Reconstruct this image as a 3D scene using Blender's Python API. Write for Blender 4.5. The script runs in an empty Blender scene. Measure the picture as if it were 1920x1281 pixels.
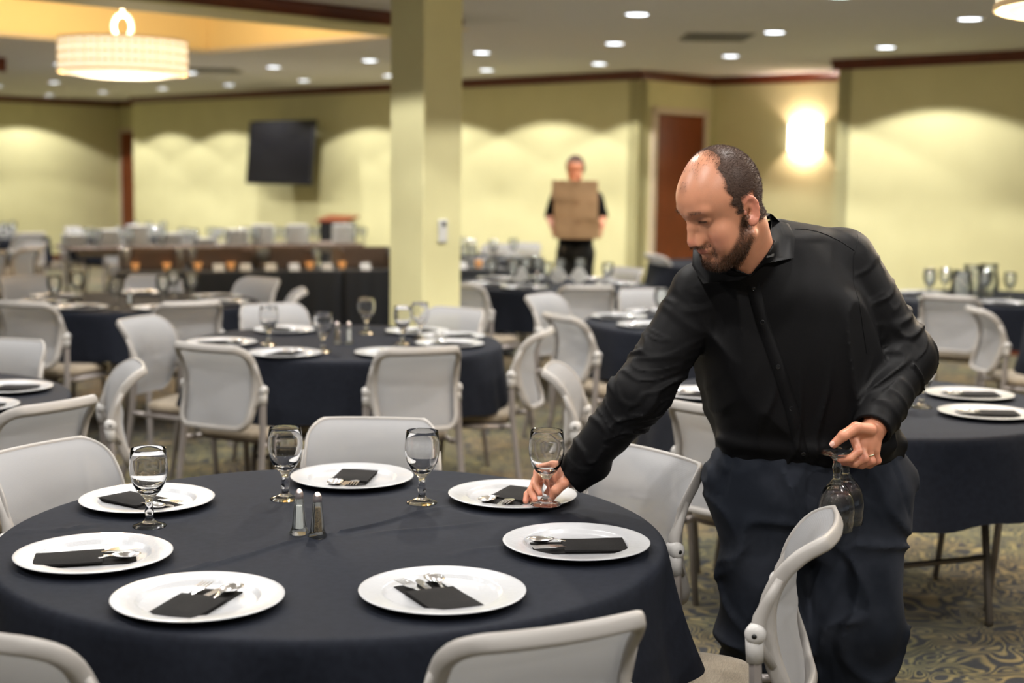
import bpy, bmesh, math, random
import numpy as np
from mathutils import Vector, Matrix
random.seed(7); rng = np.random.default_rng(7)
S = bpy.context.scene
COL = S.collection
PI = math.pi
R_ = math.radians

# ------------------------------------------------------------ camera
CZ = 1.585
PITCH = math.atan((640.5-325)/2667.0); ROLL = R_(0.8)
cam = bpy.data.cameras.new('camera'); co = bpy.data.objects.new('camera', cam); COL.objects.link(co)
fwd = Vector((0, math.cos(PITCH), -math.sin(PITCH))); up0 = Vector((0, math.sin(PITCH), math.cos(PITCH))); rt0 = Vector((1, 0, 0))
cr, sr = math.cos(ROLL), math.sin(ROLL)
right = rt0*cr + up0*sr; upv = up0*cr - rt0*sr
M = Matrix((right, upv, -fwd)).transposed().to_4x4(); M.translation = Vector((0, 0, CZ))
co.matrix_world = M
cam.sensor_width = 36; cam.lens = 2667/1920*36
cam.clip_start = .05; cam.clip_end = 200
cam.dof.use_dof = True; cam.dof.focus_distance = 3.3; cam.dof.aperture_fstop = 50/22.0
S.camera = co

# ------------------------------------------------------------ world and exposure
W = bpy.data.worlds.new('world'); S.world = W; W.use_nodes = True
W.node_tree.nodes['Background'].inputs[0].default_value = (.80, .88, 1.0, 1)
W.node_tree.nodes['Background'].inputs[1].default_value = .20
S.view_settings.view_transform = 'Standard'; S.view_settings.look = 'None'; S.view_settings.gamma = 1
S.view_settings.use_curve_mapping = False
S.view_settings.exposure = 0.52
try: S.cycles.use_denoising = True
except Exception: pass
CEIL = 2.74
SPOT_W = 84.0
CHAND_W = 58.0

# ------------------------------------------------------------ helpers
def project(p):
    x, y, z = p[0], p[1], p[2]-CZ
    c, s = math.cos(PITCH), math.sin(PITCH)
    yc = y*c-z*s; zc = y*s+z*c
    if yc < .05: return (-9999, -9999)
    u = 2667*x/yc; v = -2667*zc/yc
    return (960+u*cr-v*sr, 640.5+u*sr+v*cr)

def obj(name, me, mat=None, parent=None, loc=None, rotz=None):
    o = bpy.data.objects.new(name, me); COL.objects.link(o)
    if mat is not None and me is not None and not me.materials: me.materials.append(mat)
    if parent is not None: o.parent = parent
    if loc is not None: o.location = loc
    if rotz is not None: o.rotation_euler = (0, 0, rotz)
    return o
def tag(o, label, cat, group=None, kind=None):
    o['label'] = label; o['category'] = cat
    if group: o['group'] = group
    if kind: o['kind'] = kind
    return o
def empty(name, loc=(0, 0, 0), rotz=0):
    o = bpy.data.objects.new(name, None); COL.objects.link(o); o.location = loc; o.rotation_euler = (0, 0, rotz)
    o.empty_display_size = .1
    return o
def dup(root, loc=None, rotz=None):
    r = root.copy(); COL.objects.link(r)
    if loc is not None: r.location = loc
    if rotz is not None: r.rotation_euler = (0, 0, rotz)
    for ch in list(root.children):
        c = ch.copy(); COL.objects.link(c); c.parent = r
        for gch in list(ch.children):
            d = gch.copy(); COL.objects.link(d); d.parent = c
    return r
ORD = ['first', 'second', 'third', 'fourth', 'fifth', 'sixth', 'seventh', 'eighth', 'ninth', 'tenth', 'eleventh', 'twelfth',
       'thirteenth', 'fourteenth', 'fifteenth', 'sixteenth', 'seventeenth', 'eighteenth', 'nineteenth', 'twentieth']
def ordn(i):
    if i < 20: return ORD[i]
    n = i+1; tens = {2: 'twenty', 3: 'thirty', 4: 'forty', 5: 'fifty'}[n//10]
    return tens+('th' if n % 10 == 0 else '-'+ORD[n % 10-1])
def label_lr(objs, desc, tail):
    """tell look-alikes apart by their order from left to right in the photo"""
    objs = sorted(objs, key=lambda o: project(o.location)[0])
    n = len(objs)
    for i, o in enumerate(objs):
        if n == 1: o['label'] = desc+' '+tail; continue
        w = 'leftmost' if i == 0 else ('rightmost' if i == n-1 else ordn(i)+' from left')
        o['label'] = f"{desc}, {w} {tail}"

class MB:
    def __init__(s): s.v = []; s.f = []
    def add(s, vs, fs):
        n = len(s.v); s.v += [tuple(v) for v in vs]; s.f += [tuple(i+n for i in f) for f in fs]; return s
    def box(s, c, d, rz=0, bev=0, M=None):
        x, y, z = d[0]/2, d[1]/2, d[2]/2
        if bev:
            b = min(bev, x*.9, y*.9, z*.9); vs = []
            for sx in (-1, 1):
                for sy in (-1, 1):
                    for sz in (-1, 1):
                        vs += [(sx*x, sy*(y-b), sz*(z-b)), (sx*(x-b), sy*y, sz*(z-b)), (sx*(x-b), sy*(y-b), sz*z)]
            bm = bmesh.new(); bv = [bm.verts.new(v) for v in vs]
            r = bmesh.ops.convex_hull(bm, input=bv); bm.verts.index_update()
            vs = [v.co.copy() for v in bm.verts]; fs = [[v.index for v in f.verts] for f in bm.faces]; bm.free()
        else:
            vs = [Vector((sx*x, sy*y, sz*z)) for sx in (-1, 1) for sy in (-1, 1) for sz in (-1, 1)]
            fs = [(0, 1, 3, 2), (4, 6, 7, 5), (0, 4, 5, 1), (2, 3, 7, 6), (0, 2, 6, 4), (1, 5, 7, 3)]
        T = M if M is not None else (Matrix.Translation(c) @ Matrix.Rotation(rz, 4, 'Z'))
        return s.add([T @ Vector(v) for v in vs], fs)
    def lathe(s, prof, n=24, c=(0, 0, 0), close=False):
        vs = []; fs = []
        for r, z in prof:
            for i in range(n):
                a = 2*PI*i/n; vs.append((c[0]+r*math.cos(a), c[1]+r*math.sin(a), c[2]+z))
        m = len(prof)
        for j in range(m-1 if not close else m):
            k = (j+1) % m
            for i in range(n):
                i2 = (i+1) % n
                fs.append((j*n+i, j*n+i2, k*n+i2, k*n+i))
        if not close:
            if prof[0][0] > 1e-6: fs.append(tuple(range(n-1, -1, -1)))
            if prof[-1][0] > 1e-6: fs.append(tuple((m-1)*n+i for i in range(n)))
        return s.add(vs, fs)
    def tube(s, pts, rad, n=8, sec=None, caps=True):
        """sweep along pts; rad scalar/list; sec list of 2-D points (unit) for a custom section"""
        pts = [Vector(p) for p in pts]; m = len(pts)
        if not hasattr(rad, '__len__'): rad = [rad]*m
        sec = sec or [(math.cos(2*PI*i/n), math.sin(2*PI*i/n)) for i in range(n)]; n = len(sec)
        t0 = (pts[1]-pts[0]).normalized()
        ref = Vector((0, 0, 1)) if abs(t0.z) < .9 else Vector((0, 1, 0))
        a = t0.cross(ref).normalized(); vs = []; fs = []
        for i in range(m):
            t = (pts[min(i+1, m-1)]-pts[max(i-1, 0)]).normalized()
            a = (a-t*a.dot(t)).normalized(); b = t.cross(a)
            for x, y in sec: vs.append(pts[i]+(a*x+b*y)*rad[i])
        for j in range(m-1):
            for i in range(n): fs.append((j*n+i, j*n+(i+1) % n, (j+1)*n+(i+1) % n, (j+1)*n+i))
        if caps: fs.append(tuple(range(n-1, -1, -1))); fs.append(tuple((m-1)*n+i for i in range(n)))
        return s.add(vs, fs)
    def mesh(s, name, smooth=False, angle=None):
        me = bpy.data.meshes.new(name); me.from_pydata(s.v, [], s.f)
        bm = bmesh.new(); bm.from_mesh(me); bmesh.ops.recalc_face_normals(bm, faces=bm.faces); bm.to_mesh(me); bm.free()
        if smooth or angle:
            me.polygons.foreach_set('use_smooth', [True]*len(me.polygons))
            if angle: me.set_sharp_from_angle(angle=R_(angle))
        me.update(); return me
    def build(s, name, mat=None, parent=None, loc=None, rotz=None, smooth=False, angle=None):
        return obj(name, s.mesh(name, smooth, angle), mat, parent, loc, rotz)

# ------------------------------------------------------------ materials
def mat(name, col, rough=.5, metal=0, spec=.5, sheen=0, trans=0, ior=1.45, emit=None, es=0, sss=0, coat=0):
    m = bpy.data.materials.new(name); m.use_nodes = True
    p = m.node_tree.nodes['Principled BSDF']
    p.inputs['Base Color'].default_value = (*col, 1); p.inputs['Roughness'].default_value = rough
    p.inputs['Metallic'].default_value = metal; p.inputs['Specular IOR Level'].default_value = spec
    p.inputs['Sheen Weight'].default_value = sheen; p.inputs['Transmission Weight'].default_value = trans
    p.inputs['IOR'].default_value = ior; p.inputs['Coat Weight'].default_value = coat
    if sss: p.inputs['Subsurface Weight'].default_value = sss; p.inputs['Subsurface Radius'].default_value = (1, .35, .2); p.inputs['Subsurface Scale'].default_value = .008
    if emit: p.inputs['Emission Color'].default_value = (*emit, 1); p.inputs['Emission Strength'].default_value = es
    return m
def nd(m, t, **kw):
    n = m.node_tree.nodes.new(t)
    for k, v in kw.items(): setattr(n, k, v)
    return n
def lk(m, a, b): m.node_tree.links.new(a, b)
def P(m): return m.node_tree.nodes['Principled BSDF']
def noise_mix(m, c1, c2, scale, detail=4, stretch=(1, 1, 1), lo=.35, hi=.65, rough=.5, coord='Object'):
    tc = nd(m, 'ShaderNodeTexCoord'); mp = nd(m, 'ShaderNodeMapping'); mp.inputs['Scale'].default_value = stretch
    lk(m, tc.outputs[coord], mp.inputs[0]); n = nd(m, 'ShaderNodeTexNoise'); n.inputs['Scale'].default_value = scale
    n.inputs['Detail'].default_value = detail; n.inputs['Roughness'].default_value = rough; lk(m, mp.outputs[0], n.inputs[0])
    r = nd(m, 'ShaderNodeValToRGB'); r.color_ramp.elements[0].position = lo; r.color_ramp.elements[1].position = hi
    r.color_ramp.elements[0].color = (*c1, 1); r.color_ramp.elements[1].color = (*c2, 1)
    lk(m, n.outputs[0], r.inputs[0]); lk(m, r.outputs[0], P(m).inputs['Base Color'])
    return n, mp
def bump(m, src, strength=.3, dist=.002):
    b = nd(m, 'ShaderNodeBump'); b.inputs['Strength'].default_value = strength; b.inputs['Distance'].default_value = dist
    lk(m, src, b.inputs['Height']); lk(m, b.outputs[0], P(m).inputs['Normal'])

M_wall = mat('wall_paint', (.66, .63, .32), .75, spec=.25)
n_, _ = noise_mix(M_wall, (.65, .615, .34), (.68, .645, .36), 3); bump(M_wall, n_.outputs[0], .1, .002)
M_coffer = mat('coffer_paint', (.86, .70, .38), .7, spec=.25)
M_cofferc = mat('coffer_ceiling_paint', (.85, .74, .45), .8, spec=.2)
M_ceil = mat('ceiling_paint', (.50, .48, .44), .9, spec=.1)
n_, _ = noise_mix(M_ceil, (.72, .71, .71), (.76, .75, .75), 40, 6); bump(M_ceil, n_.outputs[0], .25, .003)
M_mould = mat('mahogany_trim', (.10, .022, .008), .35)
noise_mix(M_mould, (.085, .018, .007), (.14, .034, .012), 6, 5, (1, 1, 12))
M_door = mat('cherry_door', (.17, .035, .008), .35)
noise_mix(M_door, (.13, .023, .004), (.22, .044, .008), 5, 6, (9, 9, 1), .3, .7)
M_doorframe = mat('door_frame_paint', (.62, .52, .40), .5)
# carpet: olive and tan ground with dark swirling contour lines
M_carpet = mat('patterned_carpet', (.2, .18, .1), .95, spec=.1, sheen=.2)
def _carpet(m):
    tc = nd(m, 'ShaderNodeTexCoord'); mp = nd(m, 'ShaderNodeMapping'); lk(m, tc.outputs['Object'], mp.inputs[0])
    n1 = nd(m, 'ShaderNodeTexNoise'); n1.inputs['Scale'].default_value = 4.2; n1.inputs['Detail'].default_value = 1.2; n1.inputs['Distortion'].default_value = 1.1; lk(m, mp.outputs[0], n1.inputs[0])
    mu = nd(m, 'ShaderNodeMath', operation='MULTIPLY'); mu.inputs[1].default_value = 95; lk(m, n1.outputs[0], mu.inputs[0])
    si = nd(m, 'ShaderNodeMath', operation='SINE'); lk(m, mu.outputs[0], si.inputs[0])
    n2 = nd(m, 'ShaderNodeTexNoise'); n2.inputs['Scale'].default_value = 9; n2.inputs['Detail'].default_value = 3; lk(m, mp.outputs[0], n2.inputs[0])
    ad = nd(m, 'ShaderNodeMath', operation='MULTIPLY_ADD'); ad.inputs[1].default_value = 2.2; lk(m, n2.outputs[0], ad.inputs[0]); lk(m, si.outputs[0], ad.inputs[2])
    r = nd(m, 'ShaderNodeValToRGB'); r.color_ramp.interpolation = 'LINEAR'
    e = r.color_ramp.elements; e[0].position = .44; e[0].color = (.015, .017, .023, 1); e[1].position = .60; e[1].color = (.165, .135, .058, 1)
    x = r.color_ramp.elements.new(.51); x.color = (.085, .075, .045, 1)
    x = r.color_ramp.elements.new(.80); x.color = (.26, .205, .095, 1)
    mr = nd(m, 'ShaderNodeMapRange'); mr.inputs[1].default_value = -1.0; mr.inputs[2].default_value = 3.2; lk(m, ad.outputs[0], mr.inputs[0]); lk(m, mr.outputs[0], r.inputs[0])
    n3 = nd(m, 'ShaderNodeTexNoise'); n3.inputs['Scale'].default_value = 1.3; n3.inputs['Detail'].default_value = 2; lk(m, mp.outputs[0], n3.inputs[0])
    mx = nd(m, 'ShaderNodeMix', data_type='RGBA', blend_type='MULTIPLY'); mx.inputs[0].default_value = .6
    r3 = nd(m, 'ShaderNodeValToRGB'); r3.color_ramp.elements[0].color = (.85, 1.0, .8, 1); r3.color_ramp.elements[1].color = (1.15, .95, .8, 1); r3.color_ramp.elements[0].position = .42; r3.color_ramp.elements[1].position = .58
    lk(m, n3.outputs[0], r3.inputs[0]); lk(m, r.outputs[0], mx.inputs[6]); lk(m, r3.outputs[0], mx.inputs[7]); lk(m, mx.outputs[2], P(m).inputs['Base Color'])
    n4 = nd(m, 'ShaderNodeTexNoise'); n4.inputs['Scale'].default_value = 350; lk(m, mp.outputs[0], n4.inputs[0]); bump(m, n4.outputs[0], .6, .004)
_carpet(M_carpet)
M_cloth = mat('navy_tablecloth', (.014, .017, .028), .75, spec=.16)
n_, _ = noise_mix(M_cloth, (.0056, .0070, .0120), (.0080, .0100, .0162), 60, 4); bump(M_cloth, n_.outputs[0], .12, .001)
M_blackcloth = mat('black_table_skirt', (.008, .009, .012), .7, spec=.35, sheen=.15)
M_frame = mat('chair_frame_plastic', (.33, .31, .29), .42)
M_knuckle = mat('chair_knuckle_plastic', (.46, .445, .43), .38)
M_hole = mat('socket_black', (.01, .01, .01), .5)
M_post = mat('chair_leg_metal', (.30, .27, .255), .35, metal=.35)
M_mesh = bpy.data.materials.new('chair_mesh_fabric'); M_mesh.use_nodes = True
def _mesh(m):
    p = P(m); p.inputs['Base Color'].default_value = (.335, .335, .345, 1); p.inputs['Roughness'].default_value = .7
    uv = nd(m, 'ShaderNodeTexCoord'); w = nd(m, 'ShaderNodeTexWave', bands_direction='Z'); w.inputs['Scale'].default_value = 95; lk(m, uv.outputs['Object'], w.inputs[0])
    w2 = nd(m, 'ShaderNodeTexWave', bands_direction='X'); w2.inputs['Scale'].default_value = 95; lk(m, uv.outputs['Object'], w2.inputs[0])
    a = nd(m, 'ShaderNodeMath', operation='MULTIPLY'); lk(m, w.outputs[1], a.inputs[0]); lk(m, w2.outputs[1], a.inputs[1]); bump(m, a.outputs[0], .35, .0008)
    tr = nd(m, 'ShaderNodeBsdfTranslucent'); tr.inputs[0].default_value = (.62, .62, .62, 1)
    mx = nd(m, 'ShaderNodeMixShader'); mx.inputs[0].default_value = .22
    tp = nd(m, 'ShaderNodeBsdfTransparent'); mx2 = nd(m, 'ShaderNodeMixShader'); mx2.inputs[0].default_value = .10
    lk(m, p.outputs[0], mx.inputs[1]); lk(m, tr.outputs[0], mx.inputs[2]); lk(m, mx.outputs[0], mx2.inputs[1]); lk(m, tp.outputs[0], mx2.inputs[2])
    lk(m, mx2.outputs[0], m.node_tree.nodes['Material Output'].inputs[0])
_mesh(M_mesh)
M_seat = mat('seat_weave', (.27, .22, .155), .85, sheen=.2)
n_, mp_ = noise_mix(M_seat, (.20, .16, .115), (.34, .28, .20), 60, 5, (1, 9, 9), .3, .7); bump(M_seat, n_.outputs[0], .35, .0015)
M_seatshell = mat('seat_shell', (.09, .065, .05), .5)
M_plate = mat('white_charger', (.43, .435, .45), .25, spec=.6, coat=.35)
def _plate(m):
    tc = nd(m, 'ShaderNodeTexCoord'); n = nd(m, 'ShaderNodeTexNoise'); n.inputs['Scale'].default_value = 90; n.inputs['Detail'].default_value = 3; n.inputs['Distortion'].default_value = .8
    lk(m, tc.outputs['Object'], n.inputs[0]); bump(m, n.outputs[0], .5, .0015)
_plate(M_plate)
M_napkin = mat('charcoal_napkin', (.011, .0105, .0105), .85, spec=.15)
n_, _ = noise_mix(M_napkin, (.0095, .009, .009), (.0135, .0125, .012), 300, 2); bump(M_napkin, n_.outputs[0], .15, .0006)
M_steel = mat('stainless_steel', (.80, .79, .78), .2, metal=1)
M_steelw = mat('brushed_caps', (.62, .54, .52), .28, metal=1)
M_glass = mat('clear_glass', (1, 1, 1), 0, trans=1, ior=1.48)
M_thin = bpy.data.materials.new('thin_glass'); M_thin.use_nodes = True
def _thin(m):
    fr = nd(m, 'ShaderNodeFresnel'); fr.inputs[0].default_value = 1.5
    g = nd(m, 'ShaderNodeBsdfGlossy'); g.inputs['Roughness'].default_value = .02; t = nd(m, 'ShaderNodeBsdfTransparent'); t.inputs[0].default_value = (.95, .96, .96, 1)
    mx = nd(m, 'ShaderNodeMixShader'); mr = nd(m, 'ShaderNodeMath', operation='MULTIPLY_ADD'); mr.inputs[1].default_value = 1.4; mr.inputs[2].default_value = .05
    lk(m, fr.outputs[0], mr.inputs[0]); lk(m, mr.outputs[0], mx.inputs[0]); lk(m, t.outputs[0], mx.inputs[1]); lk(m, g.outputs[0], mx.inputs[2])
    lk(m, mx.outputs[0], m.node_tree.nodes['Material Output'].inputs[0])
_thin(M_thin)
M_salt = mat('salt', (.93, .93, .92), .9)
M_shaker = bpy.data.materials.new('shaker_glass'); M_shaker.use_nodes = True
def _shk(m):
    t = nd(m, 'ShaderNodeBsdfTransparent'); t.inputs[0].default_value = (.97, .98, .975, 1); g = nd(m, 'ShaderNodeBsdfGlossy'); g.inputs['Roughness'].default_value = .08
    d = nd(m, 'ShaderNodeBsdfTranslucent'); d.inputs[0].default_value = (.9, .93, .91, 1); m1 = nd(m, 'ShaderNodeMixShader'); m1.inputs[0].default_value = .09; m2 = nd(m, 'ShaderNodeMixShader')
    fr = nd(m, 'ShaderNodeFresnel'); fr.inputs[0].default_value = 1.5
    lk(m, t.outputs[0], m1.inputs[1]); lk(m, d.outputs[0], m1.inputs[2]); lk(m, fr.outputs[0], m2.inputs[0]); lk(m, m1.outputs[0], m2.inputs[1]); lk(m, g.outputs[0], m2.inputs[2])
    lk(m, m2.outputs[0], m.node_tree.nodes['Material Output'].inputs[0])
_shk(M_shaker)
M_pepper = mat('pepper', (.2, .13, .07), .9)
def _pep(m):
    tc = nd(m, 'ShaderNodeTexCoord'); v = nd(m, 'ShaderNodeTexVoronoi'); v.inputs['Scale'].default_value = 750; lk(m, tc.outputs['Object'], v.inputs[0])
    r = nd(m, 'ShaderNodeValToRGB'); r.color_ramp.elements[0].color = (.05, .03, .015, 1); r.color_ramp.elements[1].color = (.42, .30, .16, 1); r.color_ramp.elements[0].position = .2; r.color_ramp.elements[1].position = .8
    lk(m, v.outputs['Color'], r.inputs[0]); lk(m, r.outputs[0], P(m).inputs['Base Color']); bump(m, v.outputs[0], .8, .001)
_pep(M_pepper)
M_tabletop = mat('table_laminate', (.28, .2, .13), .4)
M_tableleg = mat('table_leg_steel', (.16, .14, .12), .4, metal=.6)
M_black = mat('satin_black', (.012, .012, .013), .4)
M_screen = mat('tv_screen', (.012, .012, .015), .18, spec=.6)
M_white = mat('white_china', (.62, .62, .60), .3)
M_lighttrim = mat('downlight_trim', (.75, .75, .75), .4)
M_lens = mat('downlight_lens', (.9, .95, 1), .4, emit=(.86, .92, 1.0), es=5.0)
M_shade = mat('chandelier_shade', (.9, .85, .7), .6, emit=(1.0, .88, .66), es=.62)
M_shadeband = mat('chandelier_lattice', (.55, .42, .25), .5, emit=(1.0, .72, .38), es=.12)
M_sconce = mat('sconce_shade', (.95, .9, .85), .6, emit=(1.0, .90, .80), es=5)
M_vent = mat('vent_grey', (.22, .22, .20), .6)
M_box = mat('cardboard', (.36, .22, .11), .8)
noise_mix(M_box, (.33, .20, .10), (.40, .25, .13), 8, 3)
M_tape = mat('packing_tape', (.30, .17, .08), .35)
M_amber = mat('amber_votive', (.8, .35, .08), .3, emit=(1.0, .5, .2), es=.22)
M_woodtable = mat('bare_table_wood', (.12, .078, .055), .45)
M_green = mat('pale_green_glaze', (.45, .52, .30), .4)
print('materials ok')

# ------------------------------------------------------------ room shell
def struct(o): o['kind'] = 'structure'; return o
mb = MB(); mb.box((-2, 8, -.05), (46, 38, .1)); floor = struct(mb.build('floor', M_carpet))
def wall(name, p, q, z0=0, z1=CEIL, th=.15, m=M_wall, side=1):
    """wall slab between p and q, thickness on the far side"""
    p = Vector((*p, 0)); q = Vector((*q, 0)); d = (q-p).normalized(); n = Vector((-d.y, d.x, 0))*side
    vs = [p, q, q+n*th, p+n*th]
    vs = [v+Vector((0, 0, z0)) for v in vs]+[v+Vector((0, 0, z1)) for v in vs]
    b = MB().add(vs, [(0, 1, 2, 3), (4, 5, 6, 7), (0, 1, 5, 4), (1, 2, 6, 5), (2, 3, 7, 6), (3, 0, 4, 7)])
    return struct(b.build(name, m))
A = (1.38, 16.07); Bc = (2.33, 17.02); Cc = (4.14, 15.21); D = (3.19, 14.26)
E0 = (-6.32, 23.77); E1 = (-5.92, 24.17); L0 = (-6.97, 25.22); L1 = (-24.2, 7.99)
wall('wall_back', E0, A)
wall('wall_alcove_left', A, Bc)
wall('wall_alcove_back', Bc, Cc)
wall('wall_right', D, (19.0, -1.55))
wall('wall_alcove_right', Cc, D)
wall('wall_left', L1, L0)
wall('wall_back_left', L0, E1)
def moulding(name, p, q, ext=(0, 0), z1=CEIL, h=.10, d=.06, side=-1):
    p = Vector((*p, 0)); q = Vector((*q, 0)); t = (q-p).normalized(); n = Vector((-t.y, t.x, 0))*side
    p = p-t*ext[0]; q = q+t*ext[1]
    prof = [(0, 0), (d, 0), (d, -.02), (d*.75, -.035), (d*.5, -.055), (d*.3, -.085), (d*.25, -h), (0, -h)]
    vs = [p+n*a+Vector((0, 0, z1+b)) for a, b in prof]+[q+n*a+Vector((0, 0, z1+b)) for a, b in prof]
    k = len(prof); fs = [(i, (i+1) % k, (i+1) % k+k, i+k) for i in range(k)]+[tuple(range(k)), tuple(range(2*k-1, k-1, -1))]
    return struct(MB().add(vs, fs).build(name, M_mould))
moulding('trim_1', E0, A, (.0, .06)); moulding('trim_2', A, Bc); moulding('trim_3', Bc, Cc); moulding('trim_4', D, (19, -1.55), (.06, 0))
moulding('trim_5', L1, L0); moulding('trim_6', L0, E1); moulding('trim_7', Cc, D)
# baseboards
def base(name, p, q):
    p = Vector((*p, 0)); q = Vector((*q, 0)); t = (q-p).normalized(); n = Vector((t.y, -t.x, 0)); b = MB()
    vs = [p, q, q+n*.015, p+n*.015]; vs = vs+[v+Vector((0, 0, .1)) for v in vs]
    b.add(vs, [(0, 1, 2, 3), (4, 5, 6, 7), (0, 1, 5, 4), (1, 2, 6, 5), (2, 3, 7, 6), (3, 0, 4, 7)]); return struct(b.build(name, M_mould))
base('baseboard_back', E0, A); base('baseboard_right', D, (19, -1.55)); base('baseboard_left', L1, L0)
# ceiling with a rectangular coffer, laid out on the room's 45 degree axes
Q2 = math.sqrt(2)
def dg(s, d):  # s = X+Y, d = Y-X
    return ((s-d)/2, (s+d)/2)
cf = (5.5, 11.35, 12.2, 17.5)   # s0 s1 d0 d1
def prism(b, corners, z0, z1):
    vs = [(x, y, z0) for x, y in corners]+[(x, y, z1) for x, y in corners]
    return b.add(vs, [(0, 1, 2, 3), (4, 5, 6, 7), (0, 1, 5, 4), (1, 2, 6, 5), (2, 3, 7, 6), (3, 0, 4, 7)])
def rect(s0, s1, d0, d1): return [dg(s0, d0), dg(s1, d0), dg(s1, d1), dg(s0, d1)]
b = MB()
for r in ((-20, cf[0], -22, 33), (cf[1], 20, -22, 33), (cf[0], cf[1], -22, cf[2]), (cf[0], cf[1], cf[3], 33)):
    prism(b, rect(*r), CEIL, CEIL+.03)
ceiling = struct(b.build('ceiling', M_ceil))
b = MB(); th = .05; HC = 3.25
for r in ((cf[0]-th, cf[0], cf[2]-th, cf[3]+th), (cf[1], cf[1]+th, cf[2]-th, cf[3]+th), (cf[0], cf[1], cf[2]-th, cf[2]), (cf[0], cf[1], cf[3], cf[3]+th)):
    prism(b, rect(*r), CEIL-.004, HC)
struct(b.build('ceiling_coffer_sides', M_coffer))
b = MB(); prism(b, rect(cf[0]-th, cf[1]+th, cf[2]-th, cf[3]+th), HC, HC+.04); struct(b.build('ceiling_coffer_top', M_cofferc))
# dropped beam beside the coffer, with its mahogany crown
b = MB(); prism(b, rect(1.5, 10.65, 11.5, 12.2), CEIL-.115, CEIL-.001); struct(b.build('trim_8', M_wall))
moulding('trim_9', dg(1.5, 11.5), dg(10.65, 11.5), h=.095, d=.04, z1=CEIL-.001)
# second small bulkhead at the far left
b = MB(); prism(b, rect(6, 10.0, 20.9, 21.5), CEIL-.15, CEIL-.001); struct(b.build('trim_10', M_mould))
# column
colx, coly = -.575, 9.3
b = MB(); b.box((0, 0, CEIL/2), (.33, .33, CEIL), bev=.006); column = struct(b.build('wall_column', M_wall, None, (colx, coly, 0), PI/4))
t = empty('thermostat', (colx, coly, 1.2), PI/4)
tag(t, 'small white thermostat mounted on the right face of the green column', 'thermostat')
t.location = (colx+.1167-.005, coly-.1167-.005, 1.21)
b = MB(); b.box((0, -.012, 0), (.07, .022, .15), bev=.006); b.build('housing', M_white, t)
b = MB(); b.box((0, -.025, .045), (.03, .004, .03)); b.build('display', M_hole, t)
# doors
def on_line(p, q, dist): p = Vector((*p, 0)); q = Vector((*q, 0)); return p+(q-p).normalized()*dist
def door(name, p, ang, w, h):
    t = empty(name, (p.x, p.y, 0), ang); t['kind'] = 'structure'
    b = MB()
    b.box((-w/2-.035, -.02, h/2+.02), (.07, .05, h+.04)); b.box((w/2+.035, -.02, h/2+.02), (.07, .05, h+.04)); b.box((0, -.02, h+.035), (w+.14, .05, .07))
    b.build('door_frame', M_doorframe, t)
    lf = MB().box((0, -.012, h/2), (w, .03, h-.01), bev=.003).build('door_leaf', M_door, t)
    hb = MB(); hb.tube([(w/2-.07, -.03, 1.0), (w/2-.07, -.07, 1.0), (w/2-.17, -.07, 1.0)], .01, 8); hb.build('door_handle', M_steel, lf, smooth=True)
    return t
pd = on_line(A, Bc, .72); door('door_1', pd, PI/4, .86, 2.28)
pd = on_line(L0, E1, .55); door('door_2', pd, -PI/4, .8, 2.2)

# ------------------------------------------------------------ ceiling fixtures
lmb = MB(); lmb.lathe([(.080, -.004), (.092, -.008), (.100, -.002), (.100, 0), (.080, 0)], 28, close=True); dl_trim = lmb.mesh('downlight_trim', True)
lmb = MB(); lmb.lathe([(.0801, -.003), (.04, -.0035), (.0001, -.004)], 24); dl_lens = lmb.mesh('downlight_lens', True)
dls = []
spot = bpy.data.lights.new('downlight_lamp', 'SPOT'); spot.energy = SPOT_W; spot.spot_size = R_(131); spot.spot_blend = .12; spot.color = (1.0, .97, .93); spot.shadow_soft_size = .05
spot_near = spot.copy(); spot_near.energy = SPOT_W*.72
def downlight(x, y, seen=True):
    if y+x > 17.3 or math.hypot(x-colx, y-coly) < .6: return
    s_, d_ = x+y, y-x
    if cf[0]-.2 < s_ < cf[1]+.2 and cf[2]-.7 < d_ < cf[3]+.2: return
    lo = bpy.data.objects.new('downlight_lamp', spot if y > 6.5 else spot_near); COL.objects.link(lo)
    t = empty('recessed_downlight', (x, y, CEIL-.001)); t['category'] = 'ceiling light'; t['group'] = 'recessed ceiling downlights'
    obj('trim_ring', dl_trim, M_lighttrim, t); obj('lens', dl_lens, M_lens, t)
    lo.parent = t; lo.location = (0, 0, -.03)
    dls.append(t)
for i in range(-6, 4):
    x = -.33+1.2*i
    y0 = 11.62 if i % 2 == 0 else 10.47
    for j in range(-5, 6):
        y = y0+2.33*j
        if y < -.5 or y > 24.3 or y-x > 31.9: continue
        if abs(x) > .36*y+2.6: continue
        px, py = project((x, y, CEIL))
        inv = -30 < px < 1950 and py > -30
        if not inv and (i+j) % 2 and y > 8: continue
        downlight(x, y)
vis = [o for o in dls if -20 < project(o.location)[0] < 1940 and project(o.location)[1] > -12]
label_lr(vis, 'round recessed ceiling downlight', 'of those in view')
for k, o in enumerate(sorted([o for o in dls if o not in vis], key=lambda o: o.location.length)): o['label'] = 'recessed ceiling downlight outside the frame, '+ordn(k)+' nearest the camera'; o['group'] = 'downlights out of view'
def vent(x, y, lab):
    t = empty('ceiling_vent', (x, y, CEIL), 0); tag(t, lab, 'vent', 'ceiling vents')
    b = MB(); b.box((0, 0, -.006), (.56, .56, .012), bev=.004); b.build('vent_plate', M_vent, t)
    for k in range(5): MB().box((0, -.2+.1*k, -.018), (.5, .05, .01)).build('slat', M_vent, t)
vent(1.66, 12.05, 'dark square air vent in grey ceiling right of the column')
vent(-3.52, 16.9, 'faint square air vent in grey ceiling beside the drum chandelier')

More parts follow.
